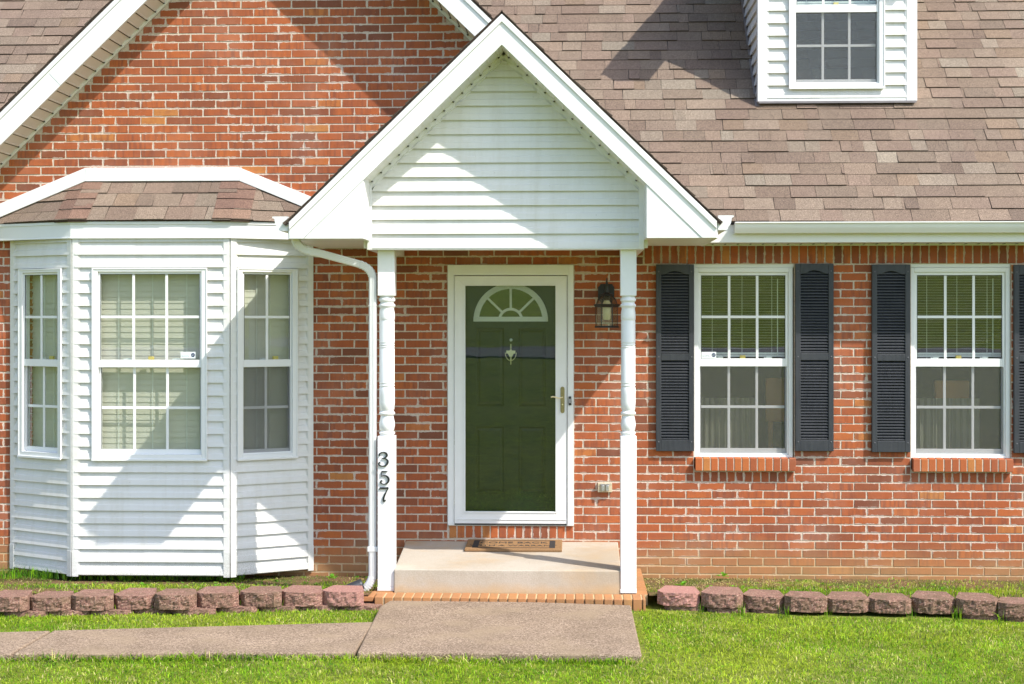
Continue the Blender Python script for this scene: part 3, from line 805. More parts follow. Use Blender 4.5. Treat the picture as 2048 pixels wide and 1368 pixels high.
# numbers
def ribbon(mb, pts, ox, oz, s, y0, y1):
    L, Rr = [], []
    n = len(pts)
    # resample with Catmull-Rom for smooth curves
    P = []
    for i in range(n - 1):
        p0, p1, p2, p3 = pts[max(i - 1, 0)], pts[i], pts[i + 1], pts[min(i + 2, n - 1)]
        for q in range(5):
            t = q / 5
            P.append(tuple(.5 * ((2 * p1[k]) + (-p0[k] + p2[k]) * t + (2 * p0[k] - 5 * p1[k] + 4 * p2[k] - p3[k]) * t * t + (-p0[k] + 3 * p1[k] - 3 * p2[k] + p3[k]) * t ** 3) for k in range(3)))
    P.append(pts[-1])
    for i, (x, z, w) in enumerate(P):
        a = P[max(i - 1, 0)]; b = P[min(i + 1, len(P) - 1)]; d = Vector((b[0] - a[0], b[1] - a[1])); d.normalize() if d.length else None
        nx, nz = -d.y * w / 2, d.x * w / 2
        L.append((ox + (x + nx) * s, oz + (z + nz) * s)); Rr.append((ox + (x - nx) * s, oz + (z - nz) * s))
    for i in range(len(P) - 1):
        mb.prism([L[i], L[i + 1], Rr[i + 1], Rr[i]], y0, y1)
DIG = {'3': [[(.16, .76, .06), (.09, .80, .11), (.12, .90, .09), (.30, .99, .07), (.52, .95, .11), (.62, .80, .15), (.54, .65, .10), (.36, .575, .05), (.26, .56, .05)],
             [(.26, .56, .05), (.48, .55, .07), (.66, .42, .13), (.66, .24, .15), (.54, .07, .11), (.32, .01, .07), (.12, .06, .09), (.03, .18, .09), (.10, .26, .10), (.16, .20, .05)]],
       '5': [[(.17, .97, .05), (.155, .80, .055), (.14, .60, .04)], [(.17, .95, .09), (.40, .945, .10), (.60, .97, .05)],
             [(.13, .59, .05), (.30, .66, .06), (.52, .62, .10), (.68, .44, .15), (.66, .22, .14), (.52, .06, .10), (.32, .01, .07), (.14, .07, .09), (.09, .19, .09), (.16, .27, .10), (.22, .21, .05)]],
       '7': [[(.04, .80, .03), (.09, .93, .06)], [(.08, .93, .11), (.40, .935, .12), (.68, .95, .10)], [(.67, .94, .06), (.52, .66, .08), (.38, .36, .12), (.33, .14, .13), (.37, .03, .10), (.45, .07, .10), (.43, .13, .07)]]}
for ch, pyb, pxl, hpx in (('3', 932.5, 756, 28.5), ('5', 968.5, 758.5, 27.2), ('7', 1003, 757, 29.2)):
    mb = MB(); yy = ply - phw
    x0 = WX(pxl, yy); z0 = WZ(766, pyb, yy); s = hpx / 274
    for st in DIG[ch]: ribbon(mb, st, x0 + .002, z0, s, yy - .011, yy - .004)
    for px_, pz_ in ((.4, .5),): mb.box(x0 + s * px_ - .001, x0 + s * px_ + .001, yy - .006, yy + .001, z0 + s * .53, z0 + s * .56)
    o = mb.build('house_number', M['number'], pl); tag(o, 'black serif digit %s on the white post' % ch)

# ---- downspout from the left porch gutter to the ground beside the post
yd = ply - .002; hwd = 7.5 / 272
def bez(p0, p1, p2, n=7): return [tuple((1 - t) ** 2 * a + 2 * t * (1 - t) * b + t * t * c for a, b, c in zip(p0, p1, p2)) for t in [i / n for i in range(n + 1)]]
def dp(px, py, y=yd): X, Z = W(px, py, y); return (X, y, Z)
yg = YF + .16
pts = [dp(592, 472, yg)] + bez(dp(592, 482, yg), dp(597, 499, yg + .01), dp(630, 505, yg + .05)) + [dp(641, 507, yg + .07)] + bez(dp(714, 527, yd - .03), dp(743, 534, yd), dp(746, 556, yd)) + [dp(746, 600)] + [dp(745.5, 1145)] + bez(dp(745.5, 1150), dp(744, 1166), dp(729, 1178)) 
def dsprof(hw, hd):
    p = []; c = .007
    for (sx, sy) in ((-1, -1), (1, -1), (1, 1), (-1, 1)):
        p += [(sx * hw, sy * (hd - c)), (sx * (hw - c), sy * hd)] if sx * sy > 0 else [(sx * (hw - c), sy * hd), (sx * hw, sy * (hd - c))]
    return p
mb = MB(); mb.tube(pts, dsprof(hwd, .036)); ds = mb.build('downspout', M['white'], house, smooth=True)
rib = MB()
for offp in (-.016, -.0055, .0055, .016):
    q = [(offp - .0022, -.0365), (offp + .0022, -.0365), (offp + .0012, -.0400), (offp - .0012, -.0400)]
    rib.tube(pts[1:-1], q)
rib.build('downspout_rib', M['white'], ds)
for seg, n in ((pts[1:9], 7), (pts[10:18], 7), (pts[-8:], 7)):
    cr = MB()
    for i in range(1, len(seg) - 1):
        a = Vector(seg[i]); d = (Vector(seg[i + 1]) - Vector(seg[i - 1])).normalized() * .004
        cr.tube([tuple(a - d), tuple(a + d)], dsprof(hwd + .0028, .0395))
    cr.build('elbow_crimp', M['white'], ds)
st = MB()
for py in (1097,): X, _, Z = dp(745.5, py); st.box(X - hwd - .006, X + hwd + .012, yd - .042, yd + .04, Z - .018, Z + .018)
st.build('strap', M['white'], ds, bevel=.002); st = MB()
X, _, Z = dp(746, 601); st.box(X - hwd - .003, X + hwd + .003, yd - .0395, yd + .038, Z - .04, Z - .034)
st.build('strap', M['white'], ds, bevel=.002)

# ================================================================== BAY WINDOW
bay = empty('bay_window'); bay.parent = house; tag(bay, 'white vinyl sided angled bay with three windows')
def facet(x0, y0, x1, y1):
    d = Vector((x1 - x0, y1 - y0, 0)); L = d.length; d /= L; n = Vector((d.y, -d.x, 0))
    return (lambda u, o, z: (x0 + d.x * u + n.x * o, y0 + d.y * u + n.y * o, z)), L, math.atan2(d.y, d.x)
FL = facet(BWL, 0, BXL, -DB); FC = facet(BXL, -DB, BXR, -DB); FR = facet(BXR, -DB, BWR, 0)
WCX0, WCX1 = W(187, 640, -DB)[0] - BXL, W(415, 640, -DB)[0] - BXL
bwz0, bwz1 = WZ(300, 920, -DB), WZ(300, 536, -DB)
sidew = .50
sL0 = FL[1] * .50 - sidew / 2 + .005; sR0 = FR[1] * .5 - sidew / 2 - .045
hC = (WCX0 + .01, WCX1 - .01, bwz0 + .012, bwz1 - .01); hL = (sL0 + .01, sL0 + sidew - .01, bwz0 + .012, bwz1 - .01); hR = (sR0 + .01, sR0 + sidew - .01, bwz0 + .012, bwz1 - .01)
sp_ = (BZ1 - .03 - BZ0) / round((BZ1 - .03 - BZ0) / .1012)
for (T, L, ang), h in ((FL, hL), (FC, hC), (FR, hR)):
    s_ = MB(T); siding(s_, .02, L - .02, BZ0 + .004, BZ1 - .018, sp_, holes=[h]); s_.build('siding', M['siding'], bay, fix=False)
    t_ = MB(T)
    t_.box(.0, .048, -.02, .020, BZ0 - .01, BZ1); t_.box(L - .048, L, -.02, .020, BZ0 - .01, BZ1)
    t_.box(.048, .058, -.02, .014, BZ0, BZ1); t_.box(L - .058, L - .048, -.02, .014, BZ0, BZ1)
    t_.box(.058, L - .058, -.02, .016, BZ1 - .020, BZ1); t_.box(.058, L - .058, -.02, .003, BZ0 - .006, BZ0 + .006)
    t_.box(-.002, .0475, .0205, .0235, BZ0 - .013, BZ0 + .19); t_.box(L - .0475, L + .002, .0205, .0235, BZ0 - .013, BZ0 + .19)
    t_.build('corner_trim', M['siding'], bay, bevel=.002)
# sheathing behind, floor and ceiling of the bay
sh_ = MB()
sh_.prism_z([(BWL + .02, .0), (BXL + .01, -DB + .03), (BXR - .01, -DB + .03), (BWR - .02, .0)], BZ0 + .02, BZ0 + .03); sh_.build('bay_floor', M['soffit'], bay); sh_ = MB()
sh_.prism_z([(BWL + .02, .0), (BXL + .01, -DB + .03), (BXR - .01, -DB + .03), (BWR - .02, .0)], BZ1, BZ1 + .01)
sh_.build('bay_ceiling', M['soffit'], bay)
# fascia band and little hip roof
bz_e = WZ(300, 441, -DB - .03); bz_t = WZ(300, 362, 0)
BEL, BER = WX(-20), WX(676)
fy = -DB - .012
fb = MB()
for (x0, y0, x1, y1) in ((BEL, -.03, BXL - .01, fy - .02), (BXL - .01, fy - .02, BXR + .01, fy - .02), (BXR + .01, fy - .02, BER, -.03)):
    T, L, a = facet(x0, y0, x1, y1); m_ = MB(T); 
    fb.v += []; 
    m_.box(0, L, -.02, .0, BZ1 + .0, bz_e - .006); m_.box(0, L, -.02, .007, bz_e - .030, bz_e - .008); m_.box(.0, L, -.012, .004, BZ1 - .001, BZ1 + .01)
    m_.build('fascia', M['white'], bay, bevel=.0015)
ss = MB(); ss.prism_z([(BEL, 0), (BEL, -.03), (BXL - .005, fy - .012), (BXR + .005, fy - .012), (BER, -.03), (BER, 0)], BZ1 + .011, BZ1 + .02); ss.build('soffit', M['soffit'], bay)
ye_ = fy - .045; tl = (WX(172), 0, bz_t); tr_ = (WX(480), 0, bz_t)
el = (BXL - .02, ye_, bz_e); er = (BXR + .02, ye_, bz_e); wl = (BEL - .06, -.0, bz_e - .01); wr = (BER + .06, -.0, bz_e - .01)
bs = SG()
def tri_roof(a, b, topa, topb, rows):
    """a,b eave ends; topa,topb top ends"""
    a, b, ta, tb = map(Vector, (a, b, topa, topb))
    U = (b - a).normalized(); N = (b - a).cross(ta - a if (ta - a).length > .01 else tb - a).normalized()
    if N.z < 0: N = -N
    V = N.cross(U).normalized()
    H = max((ta - a).dot(V), (tb - a).dot(V))
    la, lb = (ta - a).dot(U), (tb - a).dot(U); Lw = (b - a).length
    lim = lambda v: (la * min(1, v / H), Lw + (lb - Lw) * min(1, v / H))
    shingles(bs, a, U, V, N, rows, H / rows, lim, maxw=.24)
    bs.q([a - N * .004, b - N * .004, tb - N * .004, ta - N * .004], (.05, .04, .035))
tri_roof(el, er, tl, tr_, 3); tri_roof(wl, el, tl, tl, 4); tri_roof(er, wr, tr_, tr_, 4)
def hipcap(e, t, n=4):
    e, t = Vector(e), Vector(t); d = (t - e)
    for i in range(n):
        p0 = e + d * (i / n); p1 = e + d * ((i + 1) / n) + d.normalized() * .02
        col = random.choice(SH[:4]); s = 1 if e.x > -3 else -1
        lft = Vector((-.15 * (1 if s > 0 else .55), 0, 0)); rgt = Vector((.15 * (1 if s < 0 else .55), .07 * 0, 0))
        up = Vector((0, -.004, .016)); j = Vector((0, 0, random.uniform(-.004, .004)))
        dn = Vector((0, .0, -.012))
        for sd_ in ((lft if s > 0 else rgt), ):
            bs.q([p0 + sd_ + up + j, p0 + up, p1 + up * .5, p1 + sd_ + up * .5], col); bs.q([p0 + sd_ + dn, p0 + dn, p0 + up, p0 + sd_ + up + j], tuple(c * .3 for c in col))
        w = ((Vector(wr) - Vector(er)) if s > 0 else (Vector(wl) - Vector(el))).normalized() * .15
        bs.q([p0 + up, p0 + w + up, p1 + w + up * .5, p1 + up * .5], col); bs.q([p0 + dn, p0 + w + dn, p0 + w + up, p0 + up], tuple(c * .3 for c in col))
hipcap(el, tl); hipcap(er, tr_)
bro = bs.build('bay_roof', bay)
ft = MB(); th = .106
ft.prism([(tl[0], bz_t - .004), (tr_[0], bz_t - .004), (tr_[0] - .004, bz_t + th), (tl[0] + .004, bz_t + th)], -.034, -.002)
for s, (tx, tz), (wx_, wz_) in ((-1, (tl[0], bz_t), (wl[0] + .0, wl[2])), (1, (tr_[0], bz_t), (wr[0], wr[2]))):
    ft.prism([(tx, tz - .004), (wx_, wz_ - .0), (wx_, wz_ + th * 1.06), (tx - s * .004, tz + th)], -.032, -.002)
ft.build('flashing_board', M['white'], bay, bevel=.003)
# brick foundation under the bay
fd = BR(); 
fd.build  # (kept inside the wall)

# ================================================================== WINDOWS
def window(w, h, cs, ct, cb, sash, cols, zmid, mid, bay_style, blind, screen, lock=True, ymax=.12):
    """local frame: x centred, z from the bottom, outside is -y"""
    root = MB(); d0 = -.030
    root.box(-w / 2, -w / 2 + cs, d0, .05, 0, h); root.box(w / 2 - cs, w / 2, d0, .05, 0, h)
    root.box(-w / 2 + cs, w / 2 - cs, d0, .05, h - ct, h); root.box(-w / 2 + cs, w / 2 - cs, d0, .05, 0, cb)
    if bay_style: 
        root.box(-w / 2 - .006, w / 2 + .006, d0 - .012, d0 - .001, -.006, .012)
        for sx in (-1, 1): root.box(sx * (w / 2 - .0005) - .006, sx * (w / 2 - .0005) + .006, d0 - .006, d0 - .0005, .0125, h)
        root.box(-w / 2 + .0055, w / 2 - .0055, d0 - .006, d0 - .0005, h - .012, h)
    ro = root.build('window', M['pvc'], house, bevel=.003)
    ix0, ix1 = -w / 2 + cs, w / 2 - cs
    for (z0, z1, y, is_low) in ((zmid - mid / 2, h - ct, -.014, 0), (cb, zmid + mid / 2 - .004, .012, 1)):
        s = MB(); rb = mid if not is_low else sash * 2.1; rt = sash if not is_low else mid - .012
        s.box(ix0 + .001, ix0 + sash, y, y + .024, z0, z1 - .0005); s.box(ix1 - sash, ix1 - .001, y, y + .024, z0, z1 - .0005)
        s.box(ix0 + sash, ix1 - sash, y, y + .024, z0, z0 + rb); s.box(ix0 + sash, ix1 - sash, y, y + .024, z1 - rt, z1 - .0005)
        so_ = s.build('sash', M['pvc'], ro, bevel=.002)
        gx0, gx1, gz0_, gz1_ = ix0 + sash, ix1 - sash, z0 + rb, z1 - rt
        g_ = MB(); yg_ = y + .008; g_.box(gx0, gx1, yg_, yg_ + .002, gz0_, gz1_)
        g_.build('pane', M['glass'] if bay_style else M['wallglass'], ro)
        m_ = MB(); mw = .0105; ym = y + .0015
        zc = (gz0_ + gz1_) / 2
        m_.box(gx0, gx1, ym, ym + .006, zc - mw, zc + mw)
        for c in range(1, cols):
            xc = gx0 + (gx1 - gx0) * c / cols
            m_.box(xc - mw, xc + mw, ym, ym + .006, gz0_, zc - mw); m_.box(xc - mw, xc + mw, ym, ym + .006, zc + mw, gz1_)
        m_.build('muntin', M['pvc'], ro, bevel=.0015)
        gk = MB(); gk.box(gx0 - .001, gx0 + .0025, y - .001, y + .004, gz0_, gz1_); gk.box(gx1 - .0025, gx1 + .001, y - .001, y + .004, gz0_, gz1_); gk.box(gx0, gx1, y - .001, y + .004, gz1_ - .003, gz1_)
        gk.build('gasket', M['gasket'], ro)
        if is_low and screen:
            sc_ = MB(); sc_.box(ix0 + .004, ix1 - .004, -.0105, -.0095, cb + .004, z1 - mid); sc_.build('insect_screen', M['screen'], ro)
            sf_ = MB(); 
            for (a, b) in ((ix0 + .001, ix0 + .012), (ix1 - .012, ix1 - .001)): sf_.box(a, b, -.0135, -.008, cb + .001, z1 - mid + .003)
            sf_.box(ix0 + .012, ix1 - .012, -.0135, -.008, cb + .001, cb + .013); sf_.build('screen_frame', M['pvc'], ro)
        if not is_low and lock:
            f_ = MB(); xx = 0.0 if cols == 3 else (gx1 - gx0) * .22
            f_.box(xx - .022, xx + .022, y + .026, y + .050, gz0_ - .002, gz0_ + .026); f_.build('foam_wedge', M['foam'], ro, bevel=.004)
            for xk in ((-.19, .2) if cols == 3 else (-.02,)):
                k_ = MB()
                k_.box(xk - .03, xk + .03, y + .028, y + .045, gz0_ - .002, gz0_ + .006); k_.box(xk - .012, xk + .034, y + .026, y + .036, gz0_ + .006, gz0_ + .013); k_.box(xk - .03, xk - .018, y + .026, y + .036, gz0_ + .006, gz0_ + .010)
                k_.build('sash_lock', M['pvc'], ro, bevel=.002)
    # blinds
    b_ = MB(); yb = .085
    if blind == 'wide':
        z = h - ct - .01; i = 0
        while z > cb + .03:
            tilt = random.uniform(-.003, .003)
            a = [(ix0 - .012, yb + .0025, z), (ix1 + .012, yb + .0025, z + tilt * .3), (ix1 + .012, yb - .0025, z - .050), (ix0 - .012, yb - .0025, z - .050 + tilt * .3)]
            b_.poly(a); b_.poly([(p[0], p[1] + .003, p[2] + .001) for p in a][::-1]); z -= .0465
        c_ = MB()
        for xc in ([-.27, 0, .27] if cols == 3 else [-.1, .1]):
            c_.box(xc * w / .9 - .002, xc * w / .9 + .002, yb - .016, yb - .0135, cb + .02, h - ct - .02)
        bo = b_.build('blind', M['blind'], ro); c_.build('blind_cord', M['miniblind'], ro)
    elif blind == 'mini':
        z = h - ct - .012
        while z > zmid + mid / 2 + .07:
            xa, xb = ix0 + .010, ix1 - .008
            pts_ = [(-.0125, -.0010), (-.006, .0006), (.006, .0006), (.0125, -.0006)]
            for (p, q) in zip(pts_, pts_[1:]): b_.poly([(xa, yb + p[0], z + p[1]), (xb, yb + p[0], z + p[1]), (xb, yb + q[0], z + q[1]), (xa, yb + q[0], z + q[1])])
            z -= .0215
        b_.box(ix0 + .008, ix1 - .008, yb - .012, yb + .012, zmid + mid / 2 + .030, zmid + mid / 2 + .046)
        b_.box(ix0 + .008, ix1 - .008, yb - .010, yb + .010, zmid + mid / 2 + .012, zmid + mid / 2 + .026)
        bo = b_.build('blind', M['miniblind'], ro)
        c_ = MB()
        for xc in (-.24, 0, .24): c_.box(xc - .0015, xc + .0015, yb - .0145, yb - .013, zmid, h - ct - .01)
        c_.lathe([(.004, zmid + .05), (.004, h - ct - .05)], .285, yb - .02, 8); c_.build('blind_cord', M['miniblind'], ro)
    return ro
def lettering(body, size, mat, parent, loc, rot=(0, 0, 0), extrude=.0001, center=False):
    cu = bpy.data.curves.new('t', 'FONT'); cu.body = body; cu.size = size; cu.extrude = extrude
    if center: cu.align_x = 'CENTER'
    t = bpy.data.objects.new('t', cu); SC.collection.objects.link(t)
    me = bpy.data.meshes.new_from_object(t.evaluated_get(bpy.context.evaluated_depsgraph_get())); bpy.data.objects.remove(t)
    me.name = 'lettering'; me.materials.clear(); me.materials.append(mat)
    o = bpy.data.objects.new('lettering', me); SC.collection.objects.link(o); o.parent = parent; o.location = loc; o.rotation_euler = rot; return o
def sticker(parent, x, z, y):
    s = MB(); s.box(x, x + .118, y - .001, y, z, z + .052); so_ = s.build('security_sticker', M['sticker'], parent, bevel=.0005)
    o_ = MB(); cx, cz, r = x + .098, z + .027, .017
    o_.prism([(cx + r * math.cos(R(22.5 + 45 * k)), cz + r * math.sin(R(22.5 + 45 * k))) for k in range(8)], y - .0016, y - .0011)
    l = MB(); 
    def bars(mb, pts_): 
        for (a, b, c, d) in pts_: mb.box(a, b, y - .0022, y - .0017, c, d)
    o_.build('sticker_badge', M['navy'], so_)
    for body, size, px_, pz_, mt, yy in (('ADT', .0125, cx - .0125, cz - .005, M['sticker'], y - .0021), ('secured by', .0135, x + .006, z + .016, M['navy'], y - .0013)):
        lettering(body, size, mt, so_, (px_, yy, pz_), (R(90), 0, 0))

# bay windows
sB = 255.3
wC = window(WCX1 - WCX0, bwz1 - bwz0, .042, .030, .046, .018, 3, (921 - 726.5) / sB, .060, True, 'wide', False)
tag(wC, 'wide six over six window in the front of the bay, cream blinds closed')
p = FC[0]((WCX0 + WCX1) / 2, 0, bwz0); wC.location = p
sticker(wC, .245, (921 - 716) / sB, -.016 + .001)
wR = window(sidew, bwz1 - bwz0, .040, .030, .040, .018, 2, (921 - 726.5) / sB, .058, True, 'wide', True)
wR.location = FR[0](sR0 + sidew / 2, 0, bwz0); wR.rotation_euler = (0, 0, FR[2]); tag(wR, 'narrow window with insect screen on the right facet of the bay')
wL = window(sidew, bwz1 - bwz0, .040, .030, .046, .018, 2, (921 - 726.5) / sB, .058, True, 'wide', False)
wL.location = FL[0](sL0 + sidew / 2, 0, bwz0); wL.rotation_euler = (0, 0, FL[2]); tag(wL, 'narrow window on the left facet of the bay')
# windows in the brick wall
wh = WZ(1500, 536, .03) - WZ(1500, 915, .03)
ww = (W1X1 - W1X0) - .010
w1 = window(ww, wh, .034, .036, .022, .024, 3, (915 - 725.5) / 248, .064, False, 'mini', True)
w1.location = ((W1X0 + W1X1) / 2 - .004, .035, WZ(1500, 915.5)); tag(w1, 'six over six window nearest the porch, security sticker in the corner')
w2 = copy_tree(w1, house); w2.location = ((W2X0 + W2X1) / 2 - .004, .035, WZ(1920, 917)); tag(w2, 'six over six window at the right end of the wall')
sticker(w1, -ww / 2 + .060, (915 - 717.5) / 248 + .0, .035 * 0 - .0145)
for (a, b) in ((W1X0, W1X1), (W2X0, W2X1)):
    hd = MB(); hd.box(a + .001, b - .001, .012, .10, WZ(1500, 536) + .003, SOLZ0 - .001); hd.build('window_head', M['white'], house)
# short cafe curtains behind the lower sashes
for (a, b, f) in ((W1X0, W1X1, .66), (W2X0, W2X1, .78)):
    cu_ = MB(); n = 60; x0, x1 = a + .03, a + (b - a) * f; P0 = []
    for i in range(n + 1):
        x = x0 + (x1 - x0) * i / n; P0.append((x, .26 + .012 * math.sin(i * 1.05) + .006 * math.sin(i * 2.3 + 1)))
    v0 = [cu_.vert(x, y, .95) for x, y in P0]; v1 = [cu_.vert(x, y, 1.44) for x, y in P0]
    for i in range(n): cu_.face((v0[i], v0[i + 1], v1[i + 1], v1[i]))
    cu_.build('curtain', simple('curtain_cloth', (0.36, 0.32, 0.26), .9), house, fix=False)
# rooms behind the windows
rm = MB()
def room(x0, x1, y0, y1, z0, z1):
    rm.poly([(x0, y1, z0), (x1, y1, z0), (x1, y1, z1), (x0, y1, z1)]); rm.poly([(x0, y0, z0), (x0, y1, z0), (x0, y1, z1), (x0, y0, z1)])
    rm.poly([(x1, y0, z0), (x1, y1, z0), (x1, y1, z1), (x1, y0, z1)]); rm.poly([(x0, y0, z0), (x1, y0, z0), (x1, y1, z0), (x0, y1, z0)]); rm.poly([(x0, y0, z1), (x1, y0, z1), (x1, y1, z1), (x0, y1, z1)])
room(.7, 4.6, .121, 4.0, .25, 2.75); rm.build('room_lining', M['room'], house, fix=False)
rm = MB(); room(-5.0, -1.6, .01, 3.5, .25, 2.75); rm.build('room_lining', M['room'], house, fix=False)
cb_ = MB(); cb_.box(1.60, 1.86, .34, .38, 1.24, 1.60); cb_.box(1.62, 1.66, .34, .38, .3, 1.24); cb_.box(1.80, 1.84, .34, .38, .3, 1.24); cb_.build('warm_reflection_panel', M['warm_spot'], house, bevel=.01)  # added orange panel on legs, standing in for a warm reflection in the pane
cb_ = MB(); cb_.box(2.98, 3.26, .34, .38, 1.30, 1.58); cb_.box(3.0, 3.04, .34, .38, .3, 1.30); cb_.box(3.2, 3.24, .34, .38, .3, 1.30); cb_.build('warm_reflection_panel', M['warm_spot'], house, bevel=.01)  # second added panel, for the orange spot reflected in the far right window
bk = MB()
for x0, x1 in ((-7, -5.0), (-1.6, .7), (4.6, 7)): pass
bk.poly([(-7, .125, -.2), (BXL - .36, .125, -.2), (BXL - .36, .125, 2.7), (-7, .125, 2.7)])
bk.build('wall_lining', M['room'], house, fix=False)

# ================================================================== SHUTTERS
def shutter():
    w, h = 75.5 / 249, 371 / 248; st = .041; mb = MB()
    zr0, zr1 = h * (902 - 722) / 371, h * (902 - 708) / 371; zb = h * (902 - 880) / 371; zt = h - .058
    mb.box(0, st, -.036, 0, 0, h); mb.box(w - st, w, -.036, 0, 0, h)
    mb.box(st, w - st, -.036, 0, 0, zb); mb.box(st, w - st, -.036, 0, zr0, zr1)
    n = 14; top = [(st, h), (st, zt - .022)]
    for i in range(n + 1):
        t = i / n; x = st + (w - 2 * st) * t
        zz = zt - .022 + .026 * math.sin(math.pi * min(1, max(0, (t - .14) / .72))) ** .8 if .14 < t < .86 else zt - .022
        top.append((x, zz))
    top += [(w - st, h)]
    mb.prism(top, -.036, 0)
    o = mb.build('shutter', M['shutter'], house, bevel=.003)
    lv = MB()
    for (a, b, n) in ((zb + .004, zr0 - .004, 27), (zr1 + .004, zt + .004, 28)):
        p = (b - a) / n
        for i in range(n):
            z = a + i * p
            lv.prism([(0, 0)] * 0 or [(st, z), (w - st, z), (w - st, z + p * .30), (st, z + p * .30)], -.030, -.024)
            lv.poly([(st, -.024, z + p * .30), (w - st, -.024, z + p * .30), (w - st, -.006, z + p * 1.05), (st, -.006, z + p * 1.05)])
            lv.poly([(st, -.030, z + p * .30), (w - st, -.030, z + p * .30), (w - st, -.010, z + p * 1.02), (st, -.010, z + p * 1.02)])
    lv.box(st, w - st, -.004, 0.0, zb, zt)
    lv.build('louvres', M['shutter'], o, fix=False)
    for zz in (h - .057, (zr0 + zr1) / 2, zb / 2 + .03):
        for xx in (st / 2, w - st / 2):
            s = MB(lambda x, y, z: (x, z, y)); s.lathe([(.0062, -.0355), (.0062, -.038), (.003, -.0395)], xx, zz, 10); s.build('screw', M['screw'], o)
    return o
s0 = shutter()
SHL = ['dark slate shutter nearest the right porch post', 'dark slate shutter on the right side of the window nearest the porch', 'dark slate shutter on the left side of the far right window', 'dark slate shutter cut by the right edge of the photo']
for i, (px, py) in enumerate(((1312, 902), (1590.5, 902), (1743.5, 904), (2027.5, 906))):
    o = s0 if i == 0 else copy_tree(s0, house)
    o.location = (WX(px, -.03), -.0085, WZ(px, py, -.03)); o['label'] = SHL[i]; o['group'] = 'louvred shutters beside the windows'

# ================================================================== DOORS
cs = MB(); Y0 = -.026
cs.box(DOORX0, WX(907), Y0, .10, DOORZ0, DOORZ1); cs.box(WX(1137), DOORX1, Y0, .10, DOORZ0, DOORZ1); cs.box(WX(907), WX(1137), Y0, .10, WZ(1020, 550.5), DOORZ1)
cs.box(WX(907), WX(907) + .006, Y0 - .004, Y0 - .0005, DOORZ0, WZ(1020, 550.5)); cs.box(WX(1137) - .008, WX(1137), Y0 - .004, Y0 - .0005, DOORZ0, WZ(1020, 550.5))
cas = cs.build('door_casing', M['pvc'], house, bevel=.003)
sd_ = MB(); a, b = WX(909), WX(1134); g0, g1 = WX(931), WX(1111); zt, zb = WZ(1020, 552), WZ(1020, 1046.5); zg1, zg0 = WZ(1020, 571.5), WZ(1020, 1022.5)
ys = -.020
sd_.prism([(a, zb), (g0, zg0), (g0, zg1), (a, zt)], ys, ys + .028); sd_.prism([(b, zb), (g1, zg0), (g1, zg1), (b, zt)], ys, ys + .028)
sd_.prism([(a, zt), (b, zt), (g1, zg1), (g0, zg1)], ys, ys + .028); sd_.prism([(a, zb), (b, zb), (g1, zg0), (g0, zg0)], ys, ys + .028)
sd_.box(a + .006, b - .006, ys - .006, ys - .0005, zb + .030, zb + .036)
sdo = sd_.build('storm_door', M['pvc'], house, bevel=.0015)
fr = MB()
for (x0, x1, z0, z1) in ((g0 - .012, g0, zg0 - .012, zg1 + .012), (g1, g1 + .012, zg0 - .012, zg1 + .012), (g0, g1, zg1, zg1 + .012), (g0, g1, zg0 - .012, zg0)): fr.box(x0, x1, ys - .006, ys - .0005, z0, z1)
fr.build('glazing_bead', M['pvc'], sdo, bevel=.002)
gl = MB(); gl.box(g0, g1, ys + .010, ys + .013, zg0, zg1); gl.build('pane', M['stormglass'], sdo)
gp = MB(); gp.box(a + .004, b - .004, ys + .004, ys + .02, zb - .014, zb - .001); gp.build('door_sweep', M['gasket'], sdo)
hg = MB()
for py in (590, 700, 890, 1010): z = WZ(908, py); hg.box(a - .004, a + .002, ys - .004, ys - .0005, z, z + .035)
hg.build('hinge', M['zinc'], sdo)
# handle
hx, hz0, hz1 = WX(1125), WZ(1125, 826), WZ(1125, 773)
hp = MB(); r = .0165; pts_ = [(hx + r * math.cos(t), hz1 - r + r * math.sin(t)) for t in np.linspace(0, math.pi, 9)] + [(hx + r * math.cos(t), hz0 + r + r * math.sin(t)) for t in np.linspace(math.pi, 2 * math.pi, 9)]
hp.prism(pts_, ys - .010, ys - .0005); hpo = hp.build('handle', M['brass'], sdo, bevel=.002)
lv = MB(); zz = WZ(1125, 794); circ = [(.0055 * math.cos(t), .0055 * math.sin(t)) for t in np.linspace(0, 2 * math.pi, 9)[:-1]]
lv.tube([(hx, ys - .010, zz), (hx, ys - .040, zz), (hx - .004, ys - .046, zz), (hx - .03, ys - .048, zz - .006), (hx - .055, ys - .048, zz + .002), (hx - .078, ys - .048, zz + .006), (hx - .092, ys - .046, zz + .001)], circ, up=Vector((0, 0, 1)))
lv.build('lever', M['pale'], hpo, smooth=True)
kc = MB(lambda x, y, z: (x, z, y)); kc.lathe([(.006, ys - .010), (.006, ys - .013)], hx, WZ(1125, 808.5), 12); kc.build('keyhole', M['pale'], hpo)
kp = MB(); x_, z0_, z1_ = WX(1140), WZ(1140, 810), WZ(1140, 792.5); kp.box(x_ - .0105, x_ + .0105, Y0 - .012, Y0, z0_, z1_); kpo = kp.build('strike_plate', M['black'], cas, bevel=.002)
kp = MB(); kp.box(x_ - .003, x_ + .003, Y0 - .013, Y0 - .0122, z0_ + .018, z1_ - .018); kp.build('strike_slot', M['paint'], cas)
